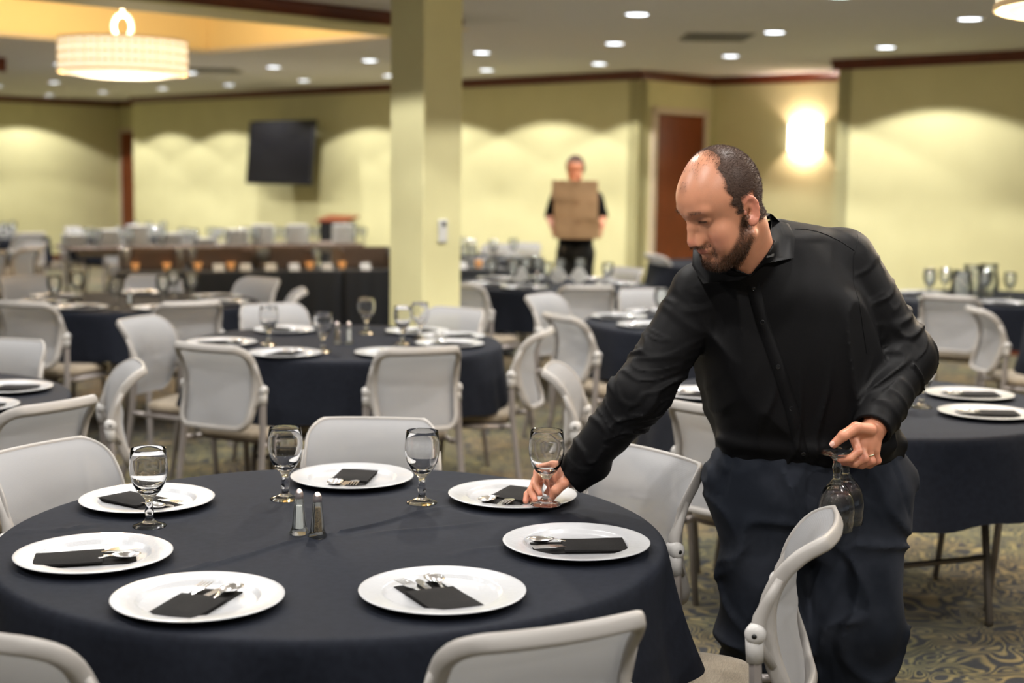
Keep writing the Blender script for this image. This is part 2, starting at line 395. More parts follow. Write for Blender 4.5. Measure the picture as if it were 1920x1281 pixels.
def chandelier(x, y, zt, lab):
    R = .50; t = empty('drum_chandelier', (x, y, zt)); tag(t, lab, 'chandelier', 'lit drum chandeliers')
    b = MB(); n = 48
    b.lathe([(R, 0), (R, -.25), (R-.006, -.25), (R-.006, 0)], n, close=True); b.build('drum_shade', M_shade, t, smooth=False, angle=40)
    b = MB(); b.lathe([(R-.03, -.255), (R-.05, -.275), (.3, -.298), (.001, -.305)], n); b.build('diffuser', M_shade, t, smooth=True)
    b = MB()
    for z in (-.001, -.25):
        b.lathe([(R+.008, z), (R+.008, z-.02), (R, z-.02), (R, z)], n, close=True)
    b.build('rim_band', M_shadeband, t, smooth=False, angle=40)
    b = MB()   # lattice of small ring links around the drum
    nn = 28
    for k in range(nn):
        a = 2*PI*k/nn
        for z in (-.055, -.125, -.195):
            T = Matrix.Rotation(a, 4, 'Z') @ Matrix.Translation((R+.004, 0, z))
            b.box((0, 0, 0), (.006, .045, .014), M=T)
            T = Matrix.Rotation(a+PI/nn, 4, 'Z') @ Matrix.Translation((R+.004, 0, z))
            b.box((0, 0, 0), (.005, .012, .05), M=T)
    l = b.build('lattice', M_shadeband, t); l['kind'] = 'stuff'
    b = MB()
    for zc, tw in ((.10, 0),):
        pts = [(.075*math.cos(a), 0, zc+.095*math.sin(a)) for a in np.linspace(0, 2*PI, 25)]
        b.tube(pts, .016, 8, caps=False)
    b.build('ring_link', M_lighttrim, t, smooth=True)
    b = MB(); b.tube([(0, 0, .19), (0, 0, .3)], .012, 8); b.build('stem', M_lighttrim, t, smooth=True)
    b = MB(); b.lathe([(.07, .34), (.07, .3), (.02, .29)], 20); b.build('canopy', M_lighttrim, t, smooth=False, angle=40)
    for zz, e in ((.12, CHAND_W*1.3), (-.55, CHAND_W*.7)):
        L = bpy.data.lights.new('chandelier_glow', 'POINT'); L.energy = e; L.color = (1.0, .74, .44) if zz > 0 else (1.0, .80, .58); L.shadow_soft_size = .25
        o = obj('chandelier_glow', L, None, t, (0, 0, zz))
    return t
chandelier(-3.125, 11.5, 2.60, 'large lit drum chandelier with ring link hanging in the yellow coffer')
chandelier(2.15, 4.93, 2.44, 'lit drum chandelier cut off at the top right corner above table')
# sconce on the alcove back wall
sx, sy = 3.26, 16.10
t = empty('wall_sconce', (sx-.005, sy-.005, 2.03), -PI/4); tag(t, 'glowing half drum wall sconce in the alcove right of the door', 'wall lamp')
b = MB(); vs = []; n = 20
for z in (-.145, .145):
    for k in range(n+1):
        a = PI+PI*k/n; vs.append((.21*math.cos(a), .12*math.sin(a), z))
b.add(vs, [(k, k+1, n+2+k, n+1+k) for k in range(n)]); sh = b.build('sconce_shade', M_sconce, t, smooth=True)
b = MB(); b.box((0, -.008, 0), (.12, .016, .26), bev=.004); b.build('back_plate', M_steelw, t)
L = bpy.data.lights.new('sconce_bulb', 'POINT'); L.energy = 22; L.color = (1, .76, .68); L.shadow_soft_size = .03; obj('sconce_bulb', L, None, t, (0, -.07, 0))
# television
t = empty('television', (-3.36, 20.66, 1.86), -PI/4); tag(t, 'black flat screen television mounted on the far green wall', 'television')
b = MB(); b.box((0, 0, 0), (1.55, .05, .90), bev=.01); hb = b.build('housing', M_black, t); hb.rotation_euler = (R_(-5), 0, 0)
b = MB(); b.box((0, -.027, .0), (1.50, .004, .85)); s_ = b.build('screen', M_screen, t); s_.rotation_euler = (R_(-5), 0, 0)
b = MB(); b.box((0, .1, 0), (.3, .2, .3)); b.tube([(0, .02, .1), (0, .22, .1)], .03, 8); b.build('wall_bracket', M_black, t)
for dy in (hb, s_): dy.location = (0, -.05, 0)
t.location = (-3.36-.17+.27, 20.66-.17-.27, 1.83)
# lectern by the far wall
t = empty('lectern', (-2.22, 18.0, 0), R_(-20)); tag(t, 'black lectern with a reddish wooden top by the far wall', 'lectern')
b = MB(); b.box((0, 0, .48), (.36, .32, .94), bev=.01); b.build('cabinet', M_black, t)
b = MB(); T = Matrix.Translation((0, 0, .985)) @ Matrix.Rotation(R_(8), 4, 'X'); b.box((0, 0, 0), (.42, .38, .035), bev=.008, M=T); b.build('slanted_top', M_door, t)
print('room ok')

# ------------------------------------------------------------ chairs
# local frame: origin on the floor under the two hinge knuckles, +Y backwards, sitter faces -Y
def smooth_curve(xs, ys, x): # monotone-ish cubic through control points
    x = np.asarray(x, float); return np.interp(x, xs, ys) if len(xs) < 3 else _cr(xs, ys, x)
def _cr(xs, ys, x):
    xs = np.asarray(xs, float); ys = np.asarray(ys, float); m = np.gradient(ys, xs)
    k = np.clip(np.searchsorted(xs, x)-1, 0, len(xs)-2); h = xs[k+1]-xs[k]; t = np.clip((x-xs[k])/h, 0, 1)
    return (2*t**3-3*t**2+1)*ys[k]+(t**3-2*t**2+t)*h*m[k]+(-2*t**3+3*t**2)*ys[k+1]+(t**3-t**2)*h*m[k+1]
VV = [.475, .52, .58, .65, .715, .77, .806, .834, .852]
UU = [.062, .050, .026, .008, .010, .032, .058, .088, .120]
HW = [.172, .184, .192, .196, .196, .194, .193, .192, .191]
def back_pt(a, v, off=0.0):
    """a in -1..1 across, v = arc parameter 0..1 up, off = backwards"""
    vv = VV[0]+(VV[-1]-VV[0])*v
    u = float(_cr(VV, UU, vv)); w = float(_cr(VV, HW, vv))
    e = .004; du = float(_cr(VV, UU, min(vv+e, VV[-1]))-_cr(VV, UU, max(vv-e, VV[0]))); dz = min(vv+e, VV[-1])-max(vv-e, VV[0])
    L = math.hypot(du, dz); ny, nz = dz/L, -du/L
    x = a*w; y = u+.042*(1-a*a)*(.6+.8*(1-abs(2*v-1)))
    return Vector((x, y+ny*off, vv+nz*off))
def outline(n=76, r=.055):
    """rounded-rectangle loop in (a, v) parameters"""
    hw = .19; H = VV[-1]-VV[0]; pts = []
    per = []
    w2, h2 = hw, H/2
    r1 = r
    for cx, cy, a0 in ((w2-r1, h2-r1, 0), (-w2+r1, h2-r1, 90), (-w2+r1, -h2+r1, 180), (w2-r1, -h2+r1, 270)):
        for k in range(7):
            a = R_(a0+15*k); per.append((cx+r1*math.cos(a), cy+r1*math.sin(a)))
    # subdivide the straight sides
    out = []
    m = len(per)
    for i in range(m):
        p, q = per[i], per[(i+1) % m]; d = math.dist(p, q); k = max(1, int(d/.022))
        for j in range(k): out.append((p[0]+(q[0]-p[0])*j/k, p[1]+(q[1]-p[1])*j/k))
    return [(x/hw, (y+h2)/H) for x, y in out], out
def chair_meshes():
    av, xy = outline(); n = len(av); H = VV[-1]-VV[0]
    # frame: section (inward, back)
    sec = [(-.002, -.001), (.002, -.004), (.0052, -.002), (.0058, .004), (.020, .011), (.023, .019), (.018, .025), (.002, .029), (-.003, .023), (-.004, .008)]
    b = MB(); vs = []
    for (a, v), (x, y) in zip(av, xy):
        # inward direction in the rectangle plane
        cx = min(max(x, -.19+.06), .19-.06); cy = min(max(y, -H/2+.06), H/2-.06); dx, dy = cx-x, cy-y; L = math.hypot(dx, dy) or 1
        dx /= L; dy /= L
        for i, k in sec:
            k2 = k*(1.0 if v > .9 else 1.0)
            vs.append(back_pt((x+dx*i)/.19, (y+dy*i+H/2)/H if 0 <= (y+dy*i+H/2)/H <= 1 else min(max((y+dy*i+H/2)/H, 0), 1), k2))
    m = len(sec); fs = []
    for i in range(n):
        for k in range(m):
            fs.append((i*m+k, i*m+(k+1) % m, ((i+1) % n)*m+(k+1) % m, ((i+1) % n)*m+k))
    b.add(vs, fs); frame = b.mesh('back_frame', smooth=True)
    # mesh fabric: rings of the outline shrunk to the middle
    b = MB(); vs = []; rings = [.977, .9, .8, .68, .54, .38, .2]
    for s in rings:
        for a, v in av: vs.append(back_pt(a*s, .5+(v-.5)*s, .001))
    vs.append(back_pt(0, .5, .003)); fs = []
    for j in range(len(rings)-1):
        for i in range(n): fs.append((j*n+i, j*n+(i+1) % n, (j+1)*n+(i+1) % n, (j+1)*n+i))
    for i in range(n): fs.append(((len(rings)-1)*n+i, (len(rings)-1)*n+(i+1) % n, len(vs)-1))
    b.add(vs, fs); fab = b.mesh('back_mesh', smooth=True)
    # seat cushion
    b = MB(); vs = []; fs = []
    prof = [(.90, 0), (.985, .006), (1.0, .018), (.985, .032), (.93, .042), (.8, .047), (.5, .045), (.02, .043)]
    N = 44
    for s, z in prof:
        for k in range(N):
            a = 2*PI*k/N; ca, sa = math.cos(a), math.sin(a); e = .42
            x = math.copysign(abs(ca)**e, ca)*.225*s; y = math.copysign(abs(sa)**e, sa)*.215*s
            x *= 1-.10*(y/.215*.5+.5)
            zz = z-(.02*((-y-.12)/.1) if y < -.12 else 0)
            vs.append((x, y-.235, .420+zz))
    for j in range(len(prof)-1):
        for i in range(N): fs.append((j*N+i, j*N+(i+1) % N, (j+1)*N+(i+1) % N, (j+1)*N+i))
    fs.append(tuple(range(N))); fs.append(tuple((len(prof)-1)*N+i for i in range(N)))
    b.add(vs, fs); seat = b.mesh('seat', smooth=True)
    b = MB(); vs = []; fs = []
    for s, z in ((.7, -.022), (.93, -.012), (.97, .002)):
        for k in range(N):
            a = 2*PI*k/N; ca, sa = math.cos(a), math.sin(a); e = .42
            x = math.copysign(abs(ca)**e, ca)*.225*s; y = math.copysign(abs(sa)**e, sa)*.215*s; x *= 1-.10*(y/.215*.5+.5)
            zz = z-(.02*((-y-.12)/.1) if y < -.12 else 0); vs.append((x, y-.235, .420+zz))
    for j in range(2):
        for i in range(N): fs.append((j*N+i, j*N+(i+1) % N, (j+1)*N+(i+1) % N, (j+1)*N+i))
    fs.append(tuple(range(N))); fs.append(tuple(2*N+i for i in range(N)))
    b.add(vs, fs); shell = b.mesh('seat_shell', smooth=True)
    hexs = [(1.0, .0), (.55, .75), (-.55, .75), (-1, 0), (-.55, -.75), (.55, -.75)]
    rear = []; front = []; kn = []; rail = []; arms = []
    for s in (-1, 1):
        b = MB(); b.tube([(s*.208, .004, .605), (s*.212, .012, .45), (s*.222, .045, .2), (s*.228, .085, .002)], [.0165, .0165, .015, .013], sec=hexs); rear.append(b.mesh('rear_leg', angle=35))
        b = MB(); b.tube([(s*.205, -.04, .405), (s*.212, -.40, .395), (s*.215, -.425, .37), (s*.222, -.46, .002)], [.012, .0135, .0145, .012], n=10); front.append(b.mesh('front_leg', smooth=True))
        b = MB(); b.tube([(s*.216, .012, .412), (s*.205, -.05, .407)], .012, 8); rail.append(b.mesh('seat_rail', smooth=True))
        b = MB()   # knuckle: collar, round hinge cap and the ear of the back frame
        b.tube([(s*.208, .004, .592), (s*.207, .002, .62), (s*.206, 0, .65)], [.018, .0185, .0185], n=14)
        b.tube([(s*.180, .006, .652), (s*.190, .003, .652), (s*.212, .003, .652), (s*.2205, .003, .652), (s*.2255, .003, .652), (s*.228, .003, .652)], [.012, .0205, .0222, .0205, .015, .008], n=24)
        kn.append(b.mesh('hinge_knuckle', smooth=True))
        b = MB(); pa = back_pt(s, (.775-VV[0])/H, .014); pb = back_pt(s, (.72-VV[0])/H, .013); b.tube([pa, pb, (s*.195, .010, .682), (s*.199, .006, .655), (s*.196, .010, .625), back_pt(s, (.575-VV[0])/H, .014)], [.009, .0125, .0155, .0165, .013, .009], n=12)
        arms.append(b.mesh('hinge_arm', smooth=True))
    b = MB(); b.tube([(.2265, .003, .652), (.2285, .003, .652)], .0055, 12); hole = b.mesh('socket', smooth=True)
    b = MB(); b.tube([(-.2265, .003, .652), (-.2285, .003, .652)], .0055, 12); hole2 = b.mesh('socket', smooth=True)
    return frame, fab, seat, shell, rear, front, kn, rail, (hole2, hole), arms
CM = chair_meshes()
def make_chair():
    t = empty('mesh_back_chair')
    f = obj('back_frame', CM[0], M_frame, t); obj('back_mesh', CM[1], M_mesh, t)
    s = obj('seat', CM[2], M_seat, t); obj('seat_shell', CM[3], M_seatshell, s)
    for k in (0, 1):
        obj('leg', CM[4][k], M_post, t); obj('leg', CM[5][k], M_post, t); obj('seat_rail', CM[7][k], M_post, t); obj('hinge_arm', CM[9][k], M_frame, t)
        h = obj('hinge_knuckle', CM[6][k], M_knuckle, t); obj('socket', CM[8][k], M_hole, h)
    return t
CH = []
chair0 = [None]
def chair(top, target, label, group='stacking chairs around the round tables', turn=0, shift=0):
    """top = where the middle of the top edge stands, target = table centre"""
    d = Vector((target[0]-top[0], target[1]-top[1], 0)).normalized()
    if turn: d = Matrix.Rotation(R_(turn), 3, 'Z') @ d
    p = Vector((top[0], top[1], 0))+d*.165
    rz = math.atan2(d.x, -d.y)
    if chair0[0] is None: c = make_chair(); chair0[0] = c; c.location = p; c.rotation_euler = (0, 0, rz)
    else: c = dup(chair0[0], p, rz)
    tag(c, label, 'chair', group); CH.append(c); return c

# ------------------------------------------------------------ round tables
T1 = (-.40, 3.20); T2 = (-.81, 6.93); T3 = (1.28, 5.27); T4 = (-2.36, 5.0); T5 = (-2.35, 8.86); T6 = (1.17, 8.07); T7 = (.27, 10.76)
T8 = (-.45, 14.0); T9 = (3.4, 10.05); T10 = (3.78, 8.2); T11 = (-5.3, 13.2); T12 = (-6.2, 16.6); T13 = (-4.6, 17.4); T14 = (2.05, 13.6)
tabm = {}
def table_frame():
    t = empty('round_table')
    b = MB(); b.lathe([(.742, .722), (.75, .726), (.75, .742), (.742, .746)], 48); b.build('tabletop', M_tabletop, t, smooth=False, angle=40)
    for s in (-1, 1):
        b = MB(); b.tube([(s*.42, -.25, .72), (s*.47, -.29, .02), (s*.47, -.29, .002)], .014, 8); b.build('leg', M_tableleg, t, smooth=True)
        b = MB(); b.tube([(s*.42, .25, .72), (s*.47, .29, .02), (s*.47, .29, .002)], .014, 8); b.build('leg', M_tableleg, t, smooth=True)
        b = MB(); b.tube([(s*.455, -.27, .25), (s*.455, .27, .25)], .011, 8); b.build('crossbar', M_tableleg, t, smooth=True)
    return t
def cloth_mesh(seed, bulges=(), drop=.285, creases=(), N=160, nr=16):
    rg = np.random.default_rng(seed); th = np.linspace(0, 2*PI, N, endpoint=False)
    f = np.zeros(N)
    for k, am in ((5, .5), (8, 1), (11, 1), (14, .9), (19, .6), (27, .3)): f += am*np.cos(k*th+rg.uniform(0, 2*PI))
    f = f/2.4
    R = .757; V = []; F = []
    rad = list(np.linspace(0.0, R-.012, nr))[1:]
    V.append((0, 0, .755))
    def ztop(x, y):
        z = .755
        for (x0, y0, x1, y1, h, w) in creases:
            dx, dy = x1-x0, y1-y0; L = math.hypot(dx, dy); t = ((x-x0)*dx+(y-y0)*dy)/L/L; 
            d = ((x-x0)*-dy+(y-y0)*dx)/L+.008*math.sin(9*t+h*999)
            fade = max(0, min(1, 4*t))*max(0, min(1, 4*(1-t)))
            z += 1.9*h*fade*math.exp(-(d/w)**2)
        return z
    rows = []
    for r in rad: rows.append([(r*math.cos(a), r*math.sin(a), ztop(r*math.cos(a), r*math.sin(a))) for a in th])
    prof = [(-.005, -.0015), (0.0, -.006), (.004, -.014), (.007, -.03)]+[(.008+.03*(j/8)**1.3, -.03-(drop-.03)*j/8) for j in range(1, 9)]
    for dr, dz in prof:
        q = min(1, max(0, (-dz-.02)/(drop-.02))); row = []
        for i, a in enumerate(th):
            amp = .032*q**.8*f[i]
            bl = sum(m*math.exp(-(((a-R_(ba)+PI) % (2*PI)-PI)/.30)**2) for ba, m in bulges)*q**2
            r = R+dr+amp*.9+bl*.10
            z = .755+dz*(1+.045*f[(i+7) % N]*q)-bl*.01
            row.append((r*math.cos(a), r*math.sin(a), z))
        rows.append(row)
    for row in rows: V += row
    for i in range(N): F.append((0, 1+i, 1+(i+1) % N))
    for j in range(len(rows)-1):
        for i in range(N): F.append((1+j*N+i, 1+(j+1)*N+i, 1+(j+1)*N+(i+1) % N, 1+j*N+(i+1) % N))
    me = bpy.data.meshes.new('tablecloth'); me.from_pydata(V, [], F); me.polygons.foreach_set('use_smooth', [True]*len(F)); me.update(); return me
tbl0 = [None]
def round_table(c, rz, where, seed, bulges=(), creases=(), fine=False):
    if tbl0[0] is None: t = table_frame(); tbl0[0] = t; t.location = (*c, 0); t.rotation_euler = (0, 0, rz)
    else: t = dup(tbl0[0], (*c, 0), rz)
    tag(t, 'round folding banquet table under the navy cloth '+where, 'table', 'round banquet tables')
    me = cloth_mesh(seed, bulges, creases=creases, N=240 if fine else 128, nr=60 if fine else 8)
    o = obj('tablecloth', me, M_cloth, None, (*c, 0))
    tag(o, 'navy tablecloth '+where, 'tablecloth', 'navy round tablecloths'); return o
WT = {1: 'on the near left foreground table', 2: 'on the middle table before the column', 3: 'on the table behind the man at right',
      4: 'on the table cut by the left edge', 5: 'on the brown-lit table before the buffet', 6: 'on the table behind the man\'s shoulder',
      7: 'on the table before the carrying person', 8: 'on the farthest table right of the column', 9: 'on the far right table by the wall', 10: 'on the table at the right picture edge',
      11: 'on the far left table', 12: 'on the farthest left table', 13: 'on the far table before the television wall', 14: 'on the far table before the alcove'}
round_table(T1, R_(20), WT[1], 1, bulges=((-8, .35), (42, .3), (-62, .3), (92, .3)), fine=True,
            creases=((-0.31, -0.37, -0.02, -0.01, 0.004, 0.007), (-0.07, -0.09, 0.27, 0.31, 0.004, 0.007), (-0.74, -0.04, -0.54, 0.05, 0.003, 0.006), (0.02, -0.04, 0.39, 0.15, 0.002, 0.012), (0.26, -0.19, 0.46, -0.03, 0.002, 0.01), (0.03, 0.55, 0.27, 0.43, 0.002, 0.008), (-0.37, -0.71, -0.07, -0.53, 0.002, 0.012)))
for k, T in ((2, T2), (3, T3), (4, T4), (5, T5), (6, T6), (7, T7), (8, T8), (9, T9), (10, T10), (11, T11), (12, T12), (13, T13), (14, T14)):
    round_table(T, R_(37*k), WT[k], k, bulges=((k*40, .4), (k*40+150, .4)))

G1 = 'chairs around the near foreground table'
chair((-.41, 4.24), T1, 'light grey mesh chair facing the camera behind the near table', G1)
chair((.44, 3.74), T1, 'light grey mesh chair under the man\'s outstretched arm', G1)
chair((.724, 2.985), T1, 'light grey chair seen side on in front of the man\'s legs', G1, turn=-6)
chair((.105, 2.235), T1, 'pale grey chair back at the bottom centre edge', G1)
chair((-.905, 2.19), T1, 'pale grey chair back at the bottom left corner', G1)
chair((-1.29, 3.74), T1, 'light grey mesh chair at the left of the near table', G1)
G2 = 'chairs around the middle table'
chair((-1.315, 5.93), T2, 'grey chair seen from behind, left front of the middle table', G2)
chair((-.36, 5.92), T2, 'grey chair seen from behind, right front of the middle table', G2)
chair((.20, 6.72), T2, 'side-on chair at the right of the middle table', G2)
chair((-.27, 7.78), T2, 'pale chair facing us right before the column base', G2)
chair((-1.36, 7.85), T2, 'pale chair facing us behind the middle table', G2)
chair((-1.90, 7.02), T2, 'pale chair angled right at the left of the middle table', G2, turn=-14)
G3 = 'chairs around the table behind the man'
chair((.62, 4.50), T3, 'grey chair back seen in the gap under the man\'s arm', G3)
chair((.11, 5.44), T3, 'side-on chair curving left, just above the reaching forearm', G3)
chair((2.36, 5.42), T3, 'chair just cut by the right picture edge', G3)
G4 = 'chairs around the left edge table'
chair((-1.40, 4.42), T4, 'grey chair back low at left, between the two left tables', G4)
chair((-1.38, 5.36), T4, 'side-on grey chair with dark hinge socket at left', G4)
chair((-2.14, 6.08), T4, 'white looking chair facing us at the left edge', G4)
G5 = 'chairs around the fifth table'
chair((-2.71, 7.72), T5, 'grey chair from behind at the far left edge, second row', G5)
chair((-1.77, 7.86), T5, 'grey chair from behind before the brown-lit table', G5)
chair((-3.35, 9.6), T5, 'pale chair facing us at left edge before the buffet', G5)
chair((-2.49, 9.88), T5, 'pale low chair behind the goblets of the brown-lit table', G5)
chair((-1.69, 9.76), T5, 'pale chair facing us before the black buffet skirt', G5)
chair((-1.27, 8.85), T5, 'beige chair seen edge on before the black buffet skirt', G5, turn=12)
G6 = 'chairs of the table left behind the man'
chair((.205, 7.44), T6, 'grey chair angled right in the middle aisle', G6, turn=-6)
chair((.13, 8.72), T6, 'cream chair behind the angled aisle chair', G6)
chair((.84, 9.26), T6, 'cream chair by the man\'s upper arm', G6)
G7 = 'chairs right of the column'
chair((-.40, 9.45), T7, 'grey chair from behind touching the column', G7)
chair((.51, 9.40), T7, 'dark grey chair from behind under the carrying person', G7)
chair((.95, 11.36), T7, 'pale chair facing us left of the alcove door', G7)
chair((1.27, 13.3), T14, 'grey curved chair side on before the alcove door', G7)
chair((-.12, 14.4+.5), T8, 'dark grey low chair far behind, right of the column', G7)
chair((.16, 15.2), T8, 'pale grey chair side on against the far wall', G7)
G9 = 'chairs at the right'
chair((2.76, 9.02), T9, 'taupe chair from behind beside the man\'s elbow', G9)
chair((2.64, 8.20), T10, 'taupe chair angled right at the right edge', G9)
GL = 'far left chairs'
fl = []
for (x, y), T in (((-4.35, 13.0), T11), ((-4.55, 12.35), T11), ((-4.95, 12.1), T11), ((-5.5, 14.3), T11), ((-4.65, 14.0), T11),
                  ((-6.3, 15.5), T12), ((-5.35, 15.9), T12), ((-5.2, 16.9), T12), ((-6.4, 17.7), T12), ((-4.5, 16.3), T13), ((-3.8, 16.7), T13), ((-3.6, 17.8), T13), ((-4.8, 18.5), T13), ((-5.5, 17.6), T13)):
    fl.append(chair((x, y), T, 'taupe mesh chair', GL))
label_lr(fl, 'blurred taupe mesh chair', 'of the far left group')
print('tables ok')

# ------------------------------------------------------------ tableware
def me_lathe(name, prof, n=32, close=False, angle=None, smooth=True):
    b = MB(); b.lathe(prof, n, close=close); return b.mesh(name, smooth and not angle, angle)
PL = me_lathe('charger_plate', [(.001, .0045), (.108, .0045), (.112, .0058), (.117, .0118), (.122, .0138), (.158, .0168), (.1635, .0175), (.1651, .0168), (.1645, .0152), (.122, .008), (.112, .001), (.104, 0), (.001, 0)], 72)
gob_out = [(.0385, 0), (.039, .0015), (.037, .0035), (.026, .0065), (.014, .012), (.0085, .021), (.0092, .028), (.0112, .036), (.0095, .043), (.0078, .052), (.0088, .062), (.015, .072), (.0275, .085), (.0375, .102), (.0430, .124), (.0443, .142), (.0430, .160), (.0402, .1835), (.0396, .185)]
gob_in = [(.0390, .1840), (.0415, .160), (.0427, .142), (.0413, .124), (.0355, .104), (.0245, .090), (.011, .082), (.0008, .080)]
GOB = me_lathe('goblet_glass', gob_out+gob_in, 48)
GOBL = me_lathe('goblet_glass_low', gob_out[::2]+gob_in[::2]+[gob_in[-1]], 20)
def napkin_meshes():
    def pad(x0, x1, w, z0, z1, ins, skew=0):
        b = MB(); nx, ny = 8, 6; vs = []; fs = []
        for top in (0, 1):
            for i in range(nx+1):
                for j in range(ny+1):
                    u, v = i/nx, j/ny; e = min(u, 1-u)*nx/1.2; f = min(v, 1-v)*ny/1.2; k = min(1, e)*min(1, f)
                    x = x0+(x1-x0)*u+skew*(v-.5); y = -w/2+w*v
                    z = z0 if not top else z0+(z1-z0)*(.45+.55*k)+.0006*math.sin(40*x+25*y)
                    vs.append((x, y, z))
        q = (nx+1)*(ny+1)
        for i in range(nx):
            for j in range(ny):
                a = i*(ny+1)+j; fs.append((a, a+1, a+ny+2, a+ny+1)); fs.append((q+a, q+a+ny+1, q+a+ny+2, q+a+1))
        for i in range(nx):
            a = i*(ny+1); fs.append((a, a+ny+1, q+a+ny+1, q+a)); a += ny; fs.append((a, q+a, q+a+ny+1, a+ny+1))
        for j in range(ny):
            a = j; fs.append((a, q+a, q+a+1, a+1)); a = nx*(ny+1)+j; fs.append((a, a+1, q+a+1, q+a))
        b.add(vs, fs); return b
    return (pad(-.103, .103, .096, .0045, .0095, 0).mesh('base_fold', angle=50), pad(-.105, .036, .100, .0096, .0185, 0, .006).mesh('pocket_fold', angle=50))
NB, NP = napkin_meshes()
def plate_solid(outline, zf, th=.0012):
    """thin curved metal sheet from quads strips: outline = list of (x, y0, y1)"""
    b = MB(); vs = []; fs = []
    for x, y0, y1 in outline: vs += [(x, y0, zf(x)), (x, y1, zf(x)), (x, y0, zf(x)-th), (x, y1, zf(x)-th)]
    m = len(outline)
    for i in range(m-1):
        a = 4*i; fs += [(a, a+1, a+5, a+4), (a+2, a+6, a+7, a+3), (a, a+4, a+6, a+2), (a+1, a+3, a+7, a+5)]
    fs += [(0, 2, 3, 1), (4*m-4, 4*m-3, 4*m-1, 4*m-2)]
    return b.add(vs, fs)
def cutlery():
    zf = lambda x: .0128+.006*math.sin(max(0, min(1, (x-.02)/.075))*PI*.62)
    b = plate_solid([(-.09, -.004, .004), (.03, -.0035, .0035), (.045, -.0035, .0035), (.052, -.008, .008), (.060, -.0125, .0125), (.070, -.0125, .0125)], zf)
    for k in range(4):
        y = -.0105+.007*k; b2 = plate_solid([(.0695, y-.002, y+.002), (.09, y-.0017, y+.0017), (.110, y-.0008, y+.0008)], zf); b.add(b2.v, b2.f)
    fork = b.mesh('fork', angle=40)
    b = MB(); vs = []; fs = []; n = 24
    for th in (0, .0012):
        for r in (0.02, .4, .7, .9, 1.0):
            for k in range(n):
                a = 2*PI*k/n; vs.append((.082+.031*r*math.cos(a), .0205*r*math.sin(a)*(1+.1*math.cos(a)), .0165-.0095*(1-r*r)+.004-th))
    for t_ in (0, 1):
        o = t_*5*n
        for j in range(4):
            for k in range(n): fs.append((o+j*n+k, o+j*n+(k+1) % n, o+(j+1)*n+(k+1) % n, o+(j+1)*n+k))
    for k in range(n): fs.append((4*n+k, 4*n+(k+1) % n, 9*n+(k+1) % n, 9*n+k))
    b.add(vs, fs); b2 = plate_solid([(-.09, -.004, .004), (.03, -.003, .003), (.052, -.004, .004)], lambda x: .0128+.007*max(0, (x-.02)/.032)); b.add(b2.v, b2.f)
    # lift the bowl so it rests upside right on the fold
    spoon = b.mesh('spoon', smooth=True)
    b = plate_solid([(-.09, -.005, .005), (.03, -.006, .006), (.05, -.0075, .0075), (.085, -.009, .0085), (.1, -.008, .006), (.108, -.004, .001)], lambda x: .0135, .002)
    knife = b.mesh('table_knife', angle=40)
    return fork, spoon, knife
FK, SP, KN = cutlery()
PLATES = []; SETS = {}
TZ = .7552
def setting(x, y, ang, key, where, n=None, full=True, napdir=None):
    """charger with napkin pocket and cutlery; ang = direction the cutlery points"""
    g = SETS.setdefault(key, {'plate': [], 'napkin': [], 'fork': [], 'spoon': [], 'knife': []})
    p = obj('charger_plate', PL, M_plate, None, (x, y, TZ)); tag(p, '', 'plate', 'charger plates '+where); g['plate'].append(p)
    t = empty('napkin', (x-.006*math.cos(ang), y-.006*math.sin(ang), TZ+.0002), ang); obj('base_fold', NB, M_napkin, t); obj('pocket_fold', NP, M_napkin, t)
    tag(t, '', 'napkin', 'folded napkins '+where); g['napkin'].append(t)
    if full:
        for me, kind, dy, da in ((FK, 'fork', .020, .10), (KN, 'table_knife', .002, random.uniform(-.05, .05)), (SP, 'spoon', -.022, -.08)):
            a = ang+da+random.uniform(-.07, .07); ox, oy = -math.sin(ang)*dy, math.cos(ang)*dy
            o = obj(kind, me, M_steel, None, (t.location.x+ox, t.location.y+oy, TZ+(.0009 if kind != 'table_knife' else -.0003)), a)
            k = {'table_knife': 'knife'}.get(kind, kind)
            tag(o, '', k, 'cutlery '+where); g[k].append(o)
def goblet(x, y, where, lab, z=None, far=False, low=False):
    o = obj('goblet', GOBL if low else GOB, M_shaker if far else M_glass, None, (x, y, z if z is not None else TZ), random.uniform(0, 1))
    tag(o, lab, 'glass', 'goblets '+where); return o
N1 = [((-.912, 3.42), (.18, -.12)), ((-.895, 2.925), (.185, .055)), ((-.59, 2.575), (.045, .16)), ((-.15, 2.68), (-.10, .19)), ((.15, 3.015), (-1, -.12)), ((-.01, 3.50), (-.075, -.175)), ((-.425, 3.70), (-.02, -.18))]
C1 = [(-.902, 3.468), (-.884, 2.953), (-.596, 2.655), (-.13, 2.72), (.15, 3.105), (.007, 3.572), (-.425, 3.76)]
names1 = ['far left plate behind the goblet', 'left plate nearest the picture edge', 'front left plate', 'front centre plate', 'right plate nearest the grey chair', 'plate under the man\'s hand', 'far centre plate between two goblets']
